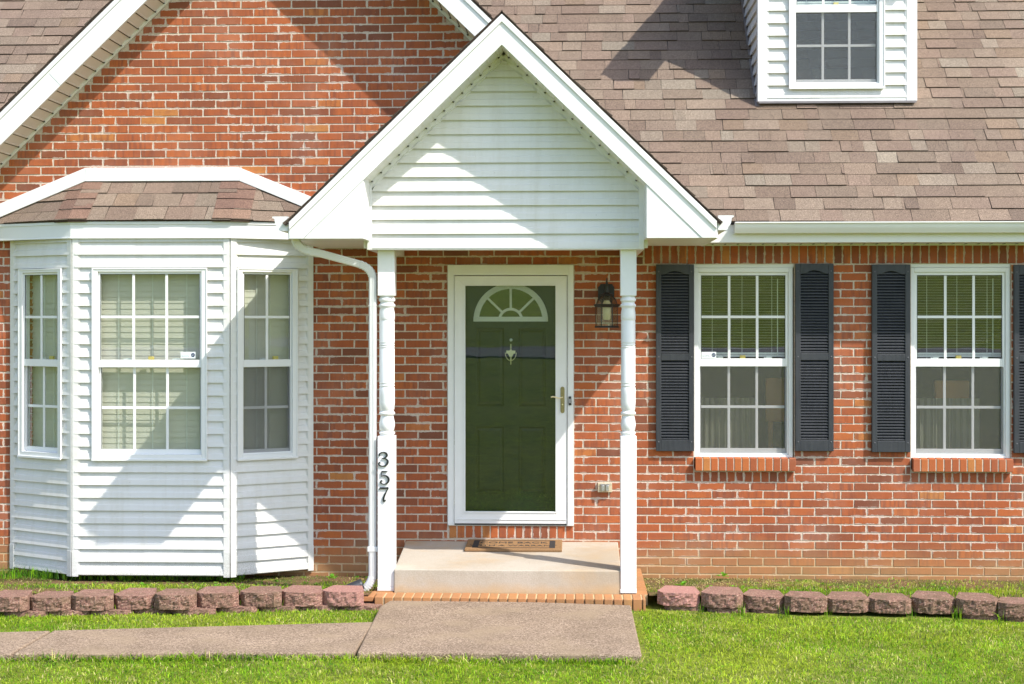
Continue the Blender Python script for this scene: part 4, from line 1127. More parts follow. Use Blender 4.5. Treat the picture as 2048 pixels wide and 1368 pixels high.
# inner door
yd_ = .080
fdm = MB(); dx0, dx1 = WX(912, yd_), WX(1133, yd_); dz0, dz1 = DOORZ0 + .01, WZ(1020, 556, yd_)
cxd, czd = W(1021.5, 641, yd_); R1 = WX(1096, yd_) - cxd
pan = [(WX(953, yd_), WX(1008, yd_), WZ(1020, 812, yd_), WZ(1020, 656, yd_)), (WX(1037, yd_), WX(1092, yd_), WZ(1020, 812, yd_), WZ(1020, 656, yd_)), (WX(951, yd_), WX(1008, yd_), WZ(1020, 987, yd_), WZ(1020, 853, yd_)), (WX(1037, yd_), WX(1091, yd_), WZ(1020, 987, yd_), WZ(1020, 853, yd_))]
fdm.box(dx0, dx1, yd_ + .004, yd_ + .045, dz0, dz1)
xs_ = sorted({dx0, dx1} | {v for p_ in pan for v in p_[:2]}); zs_ = sorted({dz0, dz1} | {v for p_ in pan for v in p_[2:]})
for xa, xb in zip(xs_, xs_[1:]):
    for za, zb2 in zip(zs_, zs_[1:]):
        mx_, mz_ = (xa + xb) / 2, (za + zb2) / 2
        if not any(p_[0] < mx_ < p_[1] and p_[2] < mz_ < p_[3] for p_ in pan): fdm.poly([(xa, yd_ - .006, za), (xb, yd_ - .006, za), (xb, yd_ - .006, zb2), (xa, yd_ - .006, zb2)])
for x0, x1, z0, z1 in pan:
    for (i0, i1, ya, yb2) in ((0, .012, yd_ - .006, yd_ + .0035), (.012, .018, yd_ + .0035, yd_ + .0035), (.018, .034, yd_ + .0035, yd_ - .004)):
        A = [(x0 + i0, ya, z0 + i0), (x1 - i0, ya, z0 + i0), (x1 - i0, ya, z1 - i0), (x0 + i0, ya, z1 - i0)]; B = [(x0 + i1, yb2, z0 + i1), (x1 - i1, yb2, z0 + i1), (x1 - i1, yb2, z1 - i1), (x0 + i1, yb2, z1 - i1)]
        for k in range(4): fdm.poly([A[k], A[(k + 1) % 4], B[(k + 1) % 4], B[k]])
    fdm.poly(B)
fdo = fdm.build('front_door', M['door'], house, fix=False); tag(fdo, 'dark green panelled door behind the storm glass')
fn = MB(); yq = yd_ - .018
def arc(mb, r0, r1, t0, t1, y0, y1, n=24):
    for i in range(n):
        a0, a1 = t0 + (t1 - t0) * i / n, t0 + (t1 - t0) * (i + 1) / n
        mb.prism([(cxd + r0 * math.cos(a0), czd + r0 * math.sin(a0)), (cxd + r1 * math.cos(a0), czd + r1 * math.sin(a0)), (cxd + r1 * math.cos(a1), czd + r1 * math.sin(a1)), (cxd + r0 * math.cos(a1), czd + r0 * math.sin(a1))], y0, y1)
arc(fn, R1 - .045, R1, .04, math.pi - .04, yq, yd_ - .0065); arc(fn, R1 - .014, R1 - .004, 0, math.pi, yq - .004, yq - .0005)
fn.box(cxd - R1, cxd + R1, yq - .002, yd_ - .0085, czd - .008, czd + .030)
arc(fn, .082, .103, R(17), R(163), yq, yd_ - .0065, 12)
for ang in (R(44), R(90), R(136)):
    c, s = math.cos(ang), math.sin(ang); w_ = .009; r0, r1 = .10, R1 - .04
    fn.prism([(cxd + r0 * c - w_ * s, czd + r0 * s + w_ * c), (cxd + r1 * c - w_ * s, czd + r1 * s + w_ * c), (cxd + r1 * c + w_ * s, czd + r1 * s - w_ * c), (cxd + r0 * c + w_ * s, czd + r0 * s - w_ * c)], yq + .001, yd_ - .0065)
fn.build('fanlight', M['fan'], fdo)
fg = MB(); fg.prism([(cxd + (R1 - .03) * math.cos(t), czd + .01 + (R1 - .04) * math.sin(t)) for t in np.linspace(0, math.pi, 20)], yd_ - .010, yd_ - .008); fg.build('fanlight_glass', M['fanglass'], fdo)
# knocker and peephole
kn = MB(); kx, kz = W(1021.8, 704, yd_); u = 1 / 246.5
kn.box(kx - 9 * u, kx + 9 * u, yd_ - .030, yd_ - .006, kz - 3 * u, kz + 3 * u)
kn.prism([(kx - 6 * u, kz - 3 * u), (kx + 6 * u, kz - 3 * u), (kx + 1.5 * u, kz - 11 * u), (kx - 1.5 * u, kz - 11 * u)], yd_ - .020, yd_ - .006)
kn.prism([(kx - 3 * u, kz + 3 * u), (kx + 3 * u, kz + 3 * u), (kx + 1 * u, kz + 5 * u), (kx - 1 * u, kz + 5 * u)], yd_ - .018, yd_ - .006)
kn.lathe([(1.0 * u, kz + 4 * u), (1.1 * u, kz + 8 * u), (1.8 * u, kz + 9.5 * u), (1.1 * u, kz + 11 * u), (.9 * u, kz + 16 * u)], kx, yd_ - .012, 10)
kn.lathe([(1.0 * u, kz - 25 * u), (1.2 * u, kz - 17 * u), (1.9 * u, kz - 15 * u), (1.2 * u, kz - 12 * u), (1.0 * u, kz - 10 * u)], kx, yd_ - .014, 10)
ring = [(kx + 11 * u * math.cos(t), yd_ - .03, kz - 1 * u + 16 * u * math.sin(t)) for t in np.linspace(math.pi, 2 * math.pi, 17)]
kn.tube(ring, [(.7 * u * math.cos(t), .7 * u * math.sin(t)) for t in np.linspace(0, 2 * math.pi, 7)[:-1]])
kn.build('door_knocker', M['pale'], fdo, smooth=True)
pe = MB(lambda x, y, z: (x, z, y)); ex, ez = W(1022, 680, yd_); pe.lathe([(3 * u, yd_ - .006), (3 * u, yd_ - .012), (1.5 * u, yd_ - .014)], ex, ez, 14); pe.build('peephole', M['zinc'], fdo)
thd = MB(); thd.box(DOORX0 + .003, DOORX1 - .003, -.010, .12, DOORZ0 - .006, DOORZ0 + .010); thd.build('door_threshold', M['zinc'], house)

# ================================================================== DORMER
YD = 0.65
dxl, dxr = WX(1519, YD), WX(1829, YD); dzb = WZ(1670, 203, YD)
dtop = 5.43
dorm = empty('dormer'); dorm.parent = house; tag(dorm, 'white sided dormer standing on the brown roof')
wx0, wx1 = WX(1578, YD), WX(1767, YD); wz0 = WZ(1670, 178, YD)
dh = 1.36
s_ = MB(lambda u, n, z: (u, YD - n, z)); siding(s_, dxl + .06, dxr - .07, dzb + .03, dtop, .105, holes=[(wx0 + .01, wx1 - .01, wz0 + .01, wz0 + dh - .01)]); s_.build('siding', M['siding'], dorm, fix=False)
zc_ = dzb - .02
for sg_, xx in ((-1, dxl), (1, dxr)):
    if sg_ < 0: T = lambda u, n, z: (dxl - n, YD - u, z); s_ = MB(T); siding(s_, -2.4, -.05, dzb - .05, dtop, .105)
    else: T = lambda u, n, z: (dxr + n, YD + u, z); s_ = MB(T); siding(s_, .05, 2.4, dzb - .05, dtop, .105)
    s_.build('siding', M['siding'], dorm, fix=False)
t_ = MB()
t_.box(dxl - .018, dxl + .062, YD - .022, YD + .06, dzb, dtop); t_.box(dxr - .072, dxr + .018, YD - .022, YD + .06, dzb, dtop)
t_.box(dxl + .062, dxr - .072, YD - .018, YD + .02, dzb, dzb + .034)
t_.box(dxl + .062, dxl + .074, YD - .016, YD + .02, dzb + .034, dtop); t_.box(dxr - .084, dxr - .072, YD - .016, YD + .02, dzb + .034, dtop)
t_.build('corner_trim', M['white'], dorm, bevel=.003)
fl_ = MB(); dzr = roof_z(YD)
fl_.box(dxl - .01, dxr + .01, YD - .026, YD - .0225, dzb - .016, dzb + .002)
sl_ = .014
fl_.poly([(dxl - .035, YD, roof_z(YD) + sl_), (dxl, YD, roof_z(YD) + sl_), (dxl, YD + 2.2, roof_z(YD + 2.2) + sl_), (dxl - .035, YD + 2.2, roof_z(YD + 2.2) + sl_)])
fl_.build('flashing', M['flash'], dorm, fix=False)
DXc = (dxl + dxr) / 2; dsl = 1.25; doh = .30; dfy = YD - .34
dzt = dtop + dsl * ((dxr - dxl) / 2 + doh) + .16
dro = gable_roof('dormer_roof', DXc, dzt, dsl, dxl - doh, dxr + doh, dfy - .02, 4.0, dorm)
rk = MB(); rake_band(rk, DXc, dzt - .22, dzt - .02, dsl, dxl - doh + .01, dxr + doh - .01, dfy, dfy + .02, dtop - .06)
rk.box(dxl - doh, dxl + .0, dfy, dfy + .02, dtop - .06, dtop + .06) ; rk.box(dxr, dxr + doh, dfy, dfy + .02, dtop - .06, dtop + .06)
rk.box(dxl - doh, dxl - doh + .02, dfy + .02, 3.0, dtop - .06, dtop + .13); rk.box(dxr + doh - .02, dxr + doh, dfy + .02, 3.0, dtop - .06, dtop + .13)
rk.box(dxl - doh + .02, dxl, dfy + .02, 3.0, dtop - .05, dtop - .04); rk.box(dxr, dxr + doh - .02, dfy + .02, 3.0, dtop - .05, dtop - .04)
rk.build('fascia', M['white'], dorm)
gw = MB(lambda u, n, z: (u, YD - n, z)); siding(gw, dxl, dxr, dtop, dzt - .25, .105, lim=lambda z: (max(dxl, DXc - (dzt - .22 - z) / dsl), min(dxr, DXc + (dzt - .22 - z) / dsl))); gw.build('gable_siding', M['siding'], dorm, fix=False)
s2 = MB(); 
for sgn in (-1, 1):
    xe = DXc + sgn * ((dxr - dxl) / 2 + .0); zz = lambda x: dzt - .20 - dsl * abs(x - DXc)
    s2.poly([(DXc, dfy + .01, zz(DXc)), (xe, dfy + .01, zz(xe)), (xe, YD, zz(xe)), (DXc, YD, zz(DXc))])
s2.build('soffit', M['white'], dorm, fix=False)
wD = window(wx1 - wx0, dh, .042, .035, .040, .020, 3, (178 - 19) / 235.5, .064, True, 'mini', True)
wD.location = ((wx0 + wx1) / 2, YD - .004, wz0); tag(wD, 'dormer window with grey insect screen on the lower sash')
dr = MB(); x0, x1, y0, y1, z0, z1 = dxl + .05, dxr - .05, YD + .12, YD + 1.8, dzb - .02, dtop + .3
dr.poly([(x0, y1, z0), (x1, y1, z0), (x1, y1, z1), (x0, y1, z1)]); dr.poly([(x0, y0, z0), (x1, y0, z0), (x1, y1, z0), (x0, y1, z0)]); dr.poly([(x0, y0, z1), (x1, y0, z1), (x1, y1, z1), (x0, y1, z1)])
for x in (x0, x1): dr.poly([(x, y0, z0), (x, y1, z0), (x, y1, z1), (x, y0, z1)])
dr.build('room_lining', simple('attic_wall', (0.30, 0.30, 0.31), .9), dorm, fix=False)

# ================================================================== LANTERN
lx, lz = W(1213.5, 600, -.16); ly = -.165; u = 1 / 251.5
lan = empty('wall_lantern', (lx, 0, WZ(1213, 656, ly))); tag(lan, 'black hexagonal wall lantern with seeded glass beside the front door', 'wall lantern')
def Lz(py): return WZ(1213, py, ly) - lan.location.z
hx = lambda r: r
def hexlathe(mb, prof): mb.lathe([(r * u, Lz(py)) for r, py in prof], 0, ly, 6, phase=0)
b_ = MB(); hexlathe(b_, [(22, 655.5), (24, 655.5), (24, 652.5), (22.5, 651.5), (21, 651.5)]); b_.build('base_plate', M['black'], lan)
b_ = MB(); hexlathe(b_, [(21, 614.5), (23, 614.5), (26, 610.5), (26.5, 608.5), (22, 608), (18, 608)]); b_.build('mid_band', M['black'], lan)
b_ = MB()
for k in range(6):
    a = k * math.pi / 3
    c0, s0_ = math.cos(a), math.sin(a)
    q = [(.0032 * math.cos(t), .0032 * math.sin(t)) for t in np.linspace(0, 2 * math.pi, 7)[:-1]]
    b_.tube([(21.8 * u * c0, ly + 21.8 * u * s0_, Lz(652)), (21.8 * u * c0, ly + 21.8 * u * s0_, Lz(614))], q, up=Vector((1, 0.01, 0)))
    b_.tube([(r * u * c0, ly + r * u * s0_, Lz(py)) for r, py in ((21, 609), (19, 603), (16, 597), (11.5, 591))], q, up=Vector((.3, .2, 0)))
hexlathe(b_, [(12, 592), (13.5, 591), (12.5, 588.5), (8, 587.5), (5.5, 585)])
b_.lathe([(4 * u, Lz(586)), (4.4 * u, Lz(580)), (3.2 * u, Lz(574)), (4.2 * u, Lz(571)), (2.6 * u, Lz(567)), (1.6 * u, Lz(562)), (.9 * u, Lz(556))], 0, ly, 12)
b_.tube([(0, ly, Lz(574)), (0, ly + .05, Lz(566)), (0, ly + .11, Lz(572)), (0, -.012, Lz(582))], [(.007 * math.cos(t), .007 * math.sin(t)) for t in np.linspace(0, 2 * math.pi, 9)[:-1]], up=Vector((1, 0, 0)))
b_.build('frame', M['black'], lan, smooth=True)
b_ = MB(); b_.prism([(-15 * u, Lz(600)), (-17 * u, Lz(597)), (-17 * u, Lz(573)), (-13.5 * u, Lz(571)), (-12 * u, Lz(567)), (12 * u, Lz(567)), (13.5 * u, Lz(571)), (16 * u, Lz(573)), (16 * u, Lz(597)), (14 * u, Lz(600)), (10 * u, Lz(606)), (-10 * u, Lz(606))], -.030, -.008); b_.build('backplate', M['black'], lan, bevel=.004)
b_ = MB(); hexlathe(b_, [(20.6, 651.4), (20.6, 614.6)]); hexlathe(b_, [(20.2, 608), (18, 603), (15, 597), (11, 591.8)]); b_.build('lantern_glass', M['seeded'], lan, fix=True)
b_ = MB(); b_.lathe([(5.8 * u, Lz(640)), (7.6 * u, Lz(637)), (8.0 * u, Lz(615)), (7.6 * u, Lz(606)), (5 * u, Lz(601))], 0, ly, 20); b_.build('bulb', M['candle'], lan, smooth=True)

# ---- electrical outlet
ox0, ox1, oz0, oz1 = WX(1195.5), WX(1224), WZ(1210, 983.5), WZ(1210, 965)
ob = empty('electrical_outlet', (ox0, 0, oz0)); tag(ob, 'small tan weatherproof outlet box on the brick beside the door', 'outlet box')
b_ = MB(); b_.box(0, ox1 - ox0, -.040, -.006, 0, oz1 - oz0); b_.build('outlet_box', M['boxtan'], ob, bevel=.003)
for xc in (.040, .076):
    b_ = MB(); b_.prism([(xc - .013, .016), (xc - .009, .010), (xc + .009, .010), (xc + .013, .016), (xc + .013, .058), (xc - .013, .058)], -.056, -.0405); b_.build('flap_cover', M['zinc'], ob, bevel=.005)
b_ = MB(); b_.box(.020, .098, -.052, -.0405, .061, .068); b_.build('hinge', M['zinc'], ob, bevel=.002)

# ================================================================== GROUND
def ground_z(y, x=0.0):
    y = np.asarray(y, dtype=float); r_ = np.maximum(-y, np.abs(x) - 16)
    z = np.interp(r_, [-400, 6.0, 26, 30, 60, 100, 130, 400], [0, 0, 1.11, 1.30, 4.4, 8.6, 10.0, 10.5])
    return z
ys_ = [300, 60, 20, 9, 0, -1, -2, -3, -4, -5, -6, -8, -10, -14, -18, -22, -26, -30, -36, -44, -52, -60, -70, -80, -90, -100, -115, -130, -200, -400]
xs_ = [-400, -200, -140, -110, -90, -76, -60, -50, -44, -38, -30, -22, -12, -6, 0, 6, 12, 22, 30, 38, 44, 50, 60, 76, 90, 110, 140, 200, 400]
gm = MB(); idx = {}
for j, y in enumerate(ys_):
    for i, x in enumerate(xs_): idx[i, j] = gm.vert(x, y, float(ground_z(y, x)))
for j in range(len(ys_) - 1):
    for i in range(len(xs_) - 1): gm.face((idx[i, j], idx[i, j + 1], idx[i + 1, j + 1], idx[i + 1, j]))
go = gm.build('lawn', M['lawn'], fix=False); tag(go, 'green mown lawn in front of the house', kind='structure')
rd = MB()
for xa, xb in zip(xs_[3:-4], xs_[4:-3]):
    rd.poly([(xa, -26.2, float(ground_z(-26.2, xa)) + .04), (xa, -30, float(ground_z(-30, xa)) + .04), (xb, -30, float(ground_z(-30, xb)) + .04), (xb, -26.2, float(ground_z(-26.2, xb)) + .04)])
ro_ = rd.build('road', M['asphalt'], fix=False); tag(ro_, 'grey asphalt road beyond the lawn', kind='structure')
# path: slab in front of the step and the walk running off to the left
def slab(mb, pts, z1, z0=-.05):
    mb.prism_z([(x, y) for x, y in pts], z0, z1)
def gp_(px, py, z):
    """point on the level z plane seen at that pixel"""
    t = (CAMZ - z) * F / (py - HOR); u_ = (px - 1024) / F
    return (t * (-math.sin(YAW) + u_ * math.cos(YAW)), CAMY + t * (math.cos(YAW) + u_ * math.sin(YAW)))
ZS = .055
A = [gp_(790, 1195, ZS), gp_(760, 1212, ZS), gp_(714, 1304, ZS), gp_(1284, 1309, ZS), gp_(1262, 1210, ZS)]
pm = MB(); slab(pm, A, ZS)
po = pm.build('landing', M['path'], bevel=.012); tag(po, 'concrete landing slab in front of the porch step', kind='structure')
j0, j1 = gp_(757, 1214, .05), gp_(711, 1304, .05)
pa = MB()
B0, B1 = gp_(748, 1243.5, .045), gp_(708, 1304.5, .045); C0, C1 = gp_(107, 1260.5, .045), gp_(27, 1307, .045)
slab(pa, [B0, C0, C1, B1], .045)
k_ = (C0[0] - B0[0]); D0 = (C0[0] - 3.5, C0[1] + (C0[1] - B0[1]) / (B0[0] - C0[0]) * 3.5 * 1.0); D1 = (C1[0] - 3.5, C1[1] + (C1[1] - B1[1]) / (B1[0] - C1[0]) * 3.5)
slab(pa, [(C0[0] - .020, C0[1]), D0, D1, (C1[0] - .020, C1[1])], .043)
pao = pa.build('path', M['path'], bevel=.010); tag(pao, 'concrete garden path running off to the left', kind='structure')

# ---- front step
stp = MB()
sx0b, sx1b = WX(812, -.008), WX(1236, -.008); SZ = WZ(1000, 1083, -.01)
SY = -1.17; sx0f, sx1f = WX(788, SY), WX(1242, SY); SZf = WZ(1000, 1140, SY)
print('step', SZ, SZf)
V_ = [(sx0b, -.008), (sx1b, -.008), (sx1f, SY), (sx0f, SY)]
nx_, ny_ = 24, 14; grid = {}
for i in range(nx_ + 1):
    for j in range(ny_ + 1):
        s, t = i / nx_, j / ny_; x = (sx0b + (sx1b - sx0b) * s) * (1 - t) + (sx0f + (sx1f - sx0f) * s) * t; y = -.008 + (SY + .008) * t
        grid[i, j] = stp.vert(x, y, SZ + (SZf - SZ) * t + .0025 * mnoise.noise(Vector((x * 3, y * 3, 0))))
for i in range(nx_):
    for j in range(ny_): stp.face((grid[i, j], grid[i, j + 1], grid[i + 1, j + 1], grid[i + 1, j]))
fl = [stp.vert(sx0f + (sx1f - sx0f) * i / nx_, SY - .006, .02) for i in range(nx_ + 1)]
for i in range(nx_): stp.face((grid[i, ny_], fl[i], fl[i + 1], grid[i + 1, ny_]))
for i in (0, nx_):
    s0v = [grid[i, j] for j in range(ny_ + 1)]; x_b = sx0b if i == 0 else sx1b
    lb = stp.vert(x_b, -.008, .02); stp.face([s0v[0]] + s0v[1:] + [fl[i], lb])
sto = stp.build('front_step', M['step'], bevel=.008); tag(sto, 'single cream concrete step below the front door', 'step')

# ---- brick border round the step
bb = BR(); PZ = PZ0
ax0 = WX(752, -1.3); ax1 = WX(1290, -1.3); yb_, yf_ = -1.185, -1.405
x = ax0; 
while x < ax1 - .02:
    bb.addbox(x, min(x + .0590, ax1), yf_ + .03 * (1 - (x - ax0) / (ax1 - ax0)), yb_, -.04, PZ - .004); x += .0688
rx0, rx1 = sx1f + .006, sx1f + .205; y = yb_ + .008
while y < -.06: bb.addbox(rx0, rx1 - .01, y, min(y + .059, -.02), -.04, PZ - .004); y += .0688
lx0_, lx1_ = sx0f - .155, sx0f - .006; y = yb_ + .008
while y < -.06: bb.addbox(lx0_, lx1_, y, min(y + .059, -.02), -.04, PZ - .004); y += .0688
qx = ax0 - .010
bb.addbox(qx - .085, qx - .002, -1.36, -1.12, .045, PZ - .006); bb.addbox(qx - .088, qx - .004, -1.40, -1.16, -.04, .030)
bo_ = bb.build('brick_border', None, bevel=.005); tag(bo_, 'row of orange bricks laid on edge around the concrete step', 'brick border')
bm2 = MB(); bm2.box(ax0, ax1, yf_ + .034, yb_, -.04, PZ - .009); bm2.box(rx0, rx1 - .012, yb_, -.02, -.04, PZ - .009); bm2.box(lx0_ + .003, lx1_, yb_, -.02, -.04, PZ - .009); bm2.build('mortar_bed', M['mortar'], bo_)

# ---- doormat
ma = empty('doormat', (WX(1027, -.25), -.25, SZ - .008)); tag(ma, 'brown coir doormat with black border lines and lettering on the step', 'doormat')
ml, mr = WX(929, -.45) - ma.location.x, WX(1124, -.45) - ma.location.x
mt_y0, mt_y1 = -.215, .215; slp = (SZf - SZ) / (SY)
ma.rotation_euler = (math.atan((SZ - SZf) / (-SY)), 0, 0)
b_ = MB(); n = 40
b_.box(ml, mr, mt_y0, mt_y1, .0, .022); mo = b_.build('mat_body', M['coir'], ma, bevel=.006)
b_ = MB(); t0, t1 = .0222, .0235
bl, brr, by0, by1 = ml + .055, mr - .055, mt_y0 + .055, mt_y1 - .055
b_.box(bl, bl + .045, by0, by1, t0 - .004, t1); b_.box(brr - .045, brr, by0, by1, t0 - .004, t1); b_.box(bl + .045, brr - .045, by0, by0 + .012, t0 - .004, t1); b_.box(bl + .045, brr - .045, by1 - .012, by1, t0 - .004, t1)
b_.build('mat_border', M['coirblack'], ma)
for body, yy, sz in (('COME BACK', .035, .095), ('WITH A WARRANT', -.085, .078)):
    lettering(body, sz, M['coirblack'], ma, (0, yy, .0224), extrude=.0012, center=True)

# ---- black drain extension
dp0 = dp(724, 1168, yd - .02); dp1 = dp(668, 1192, yd - .10)
b_ = MB(); nseg = 12; pts_ = [tuple(Vector(dp0).lerp(Vector(dp1), i / nseg)) for i in range(nseg + 1)]
b_.tube(pts_, [(.038 * math.cos(t), .045 * math.sin(t)) for t in np.linspace(0, 2 * math.pi, 15)[:-1]])
b_.f = b_.f[:-2]; b_.mi = b_.mi[:-2]
dro_ = b_.build('drain_pipe', M['pipe'], fix=False, smooth=True); tag(dro_, 'black plastic drain pipe catching the downspout outlet', 'drain pipe')
sm_ = dro_.modifiers.new('solid', 'SOLIDIFY'); sm_.thickness = .003

# ---- beds behind the blocks
def bedz(y): return .002 + .085 * float(np.clip((-y - .45) / .75, 0, 1))
bd = MB()
def bed(x0, x1, yfront):
    n = 24; ys2 = [0.02, -.2, -.5, -.9, -1.2, None]
    g = {}
    for i in range(n + 1):
        x = x0 + (x1 - x0) * i / n; yfr = yfront(x)
        for j, y in enumerate(ys2):
            yy = yfr if y is None else max(y, yfr + .02 * (5 - j)); zz = bedz(yy) + .008 * mnoise.noise(Vector((x * 2.5, yy * 2.5, 3)))
            g[i, j] = bd.vert(x, yy, zz)
    for i in range(n):
        for j in range(5): bd.face((g[i, j], g[i, j + 1], g[i + 1, j + 1], g[i + 1, j]))
yL = lambda x: -1.36; yR = lambda x: -1.28 - .105 * max(0, x - .8)
bed(-7, sx0f - .16, yL); bed(rx1 - .005, 7, yR)
bdo = bd.build('planting_bed', M['soil'], fix=False); tag(bdo, 'earth bed along the foot of the brick wall', kind='structure')

# ---- retaining blocks
def block_mesh(seed, h=.098):
    rnd = random.Random(seed); mb = MB(); nh = 9
    rnd_a = rnd.uniform(.006, .013); c = rnd.uniform(.035, .05); c2 = rnd.uniform(.025, .045)
    plan = [(-.100, .25), (-.142, .085), (-.146, .055), (-.102, .008), (-.02, -.004), (.06, 0.0), (.104, .006), (.146, .050), (.142, .085), (.102, .25)]
    P = []
    for a, b in zip(plan, plan[1:]):
        L = math.hypot(b[0] - a[0], b[1] - a[1]); n = max(1, int(L / .012))
        for i in range(n): P.append((a[0] + (b[0] - a[0]) * i / n, a[1] + (b[1] - a[1]) * i / n))
    P.append(plan[-1]); so3 = Vector((seed * 3.7, seed * 1.3, 0)); rings = []
    for k in range(nh + 1):
        z = h * k / nh; ring = []
        for (x, y) in P:
            front = y < .06; v = Vector((x, y, z))
            d = .0
            if front:
                d = rnd_a * mnoise.noise(v * 26 + so3) + .007 * mnoise.noise(v * 70 + so3) + .003 * mnoise.noise(v * 150 + so3)
                d -= .0015 * (abs(k / nh - .5) * 2) ** 3
            nrm = Vector((x * .6, -1 if front else .0)); nrm.normalize() if nrm.length else None
            ring.append(mb.vert(x + nrm.x * d, y + nrm.y * d, z + (.002 * mnoise.noise(v * 40) if k == nh else 0)))
        rings.append(ring)
    for a, b in zip(rings, rings[1:]):
        for i in range(len(P) - 1): mb.face((a[i], a[i + 1], b[i + 1], b[i]))
        mb.face((a[-1], a[0], b[0], b[-1]))
    mb.face(rings[-1]); 
    o = mb.build('retaining_block', M['block'], fix=True); return o
ORD = ['first', 'second', 'third', 'fourth', 'fifth', 'sixth', 'seventh', 'eighth', 'ninth', 'tenth']
protos = []
def place_block(i, seed, x, y, z, rot, label, tint, group, sc=1.0):
    if len(protos) < 10: o = block_mesh(len(protos) + 1); protos.append(o)
    else: o = protos[(seed * 3) % 10].copy(); SC.collection.objects.link(o)
    o.location = (x, y, z); o.rotation_euler = (random.uniform(.005, .06), random.uniform(-.025, .025), rot); o.scale = (sc * random.uniform(1.0, 1.04), random.uniform(.94, 1.06), random.uniform(.93, 1.06))
    o['tint'] = float(tint); tag(o, label, 'retaining block', group); return o
Lpx = [(683, 1206), (600, 1206), (518, 1208), (434, 1209), (348, 1213), (264, 1212), (181, 1215), (94, 1216), (10, 1217)]
zb_ = .035
for i, (px, py) in enumerate(Lpx):
    z = zb_ + (.006 if i in (3, 4, 8) else 0) 
    X, Y = gp_(px, py + 6.5, z)
    place_block(i, i * 5 + 1, X, Y, z, random.uniform(-.10, .10) + .03, ('bright pink split face block beside the downspout' if i == 0 else '%s weathered red block counted left from the downspout' % ORD[i]), .75 if i == 0 else (.35 if i == 1 else random.uniform(0, .22)), 'edging blocks left of the porch')
    place_block(i, i * 3 + 2, X + .12, Y + .028, z - .1, .0, 'half buried base block under the %s block left of the downspout' % ORD[i], .1, 'buried base blocks left of the porch', 1.06)
Rpx = [(1356, 1213), (1443, 1217), (1526, 1220), (1612, 1225), (1696, 1226), (1780, 1228), (1867, 1228), (1958, 1231), (2043, 1236)]
for i, (px, py) in enumerate(Rpx):
    z = zb_ - (.0 if i < 2 else .008) + (.006 if i > 6 else 0)
    X, Y = gp_(px, py - .5, z)
    place_block(i, i * 7 + 3, X, Y, z, random.uniform(-.10, .06) - .07, ('bright pink split face block nearest the porch on the right' if i == 0 else '%s weathered red block counted right from the porch' % ORD[i]), .9 if i == 0 else (.25 if i == 1 else random.uniform(0, .12)), 'edging blocks right of the porch')
    if i in (0, 1, 2, 7, 8): place_block(i, i + 4, X + .05, Y + .012, z - .1, -.06, 'half buried base block under the %s block right of the porch' % ORD[i], .1, 'buried base blocks right of the porch')
LB_Y = lambda x: np.interp(x, [gp_(p[0], p[1] + 6, zb_)[0] for p in Lpx][::-1], [gp_(p[0], p[1] + 6, zb_)[1] for p in Lpx][::-1])
RB_Y = lambda x: np.interp(x, [gp_(p[0], p[1], zb_)[0] for p in Rpx], [gp_(p[0], p[1], zb_)[1] for p in Rpx])

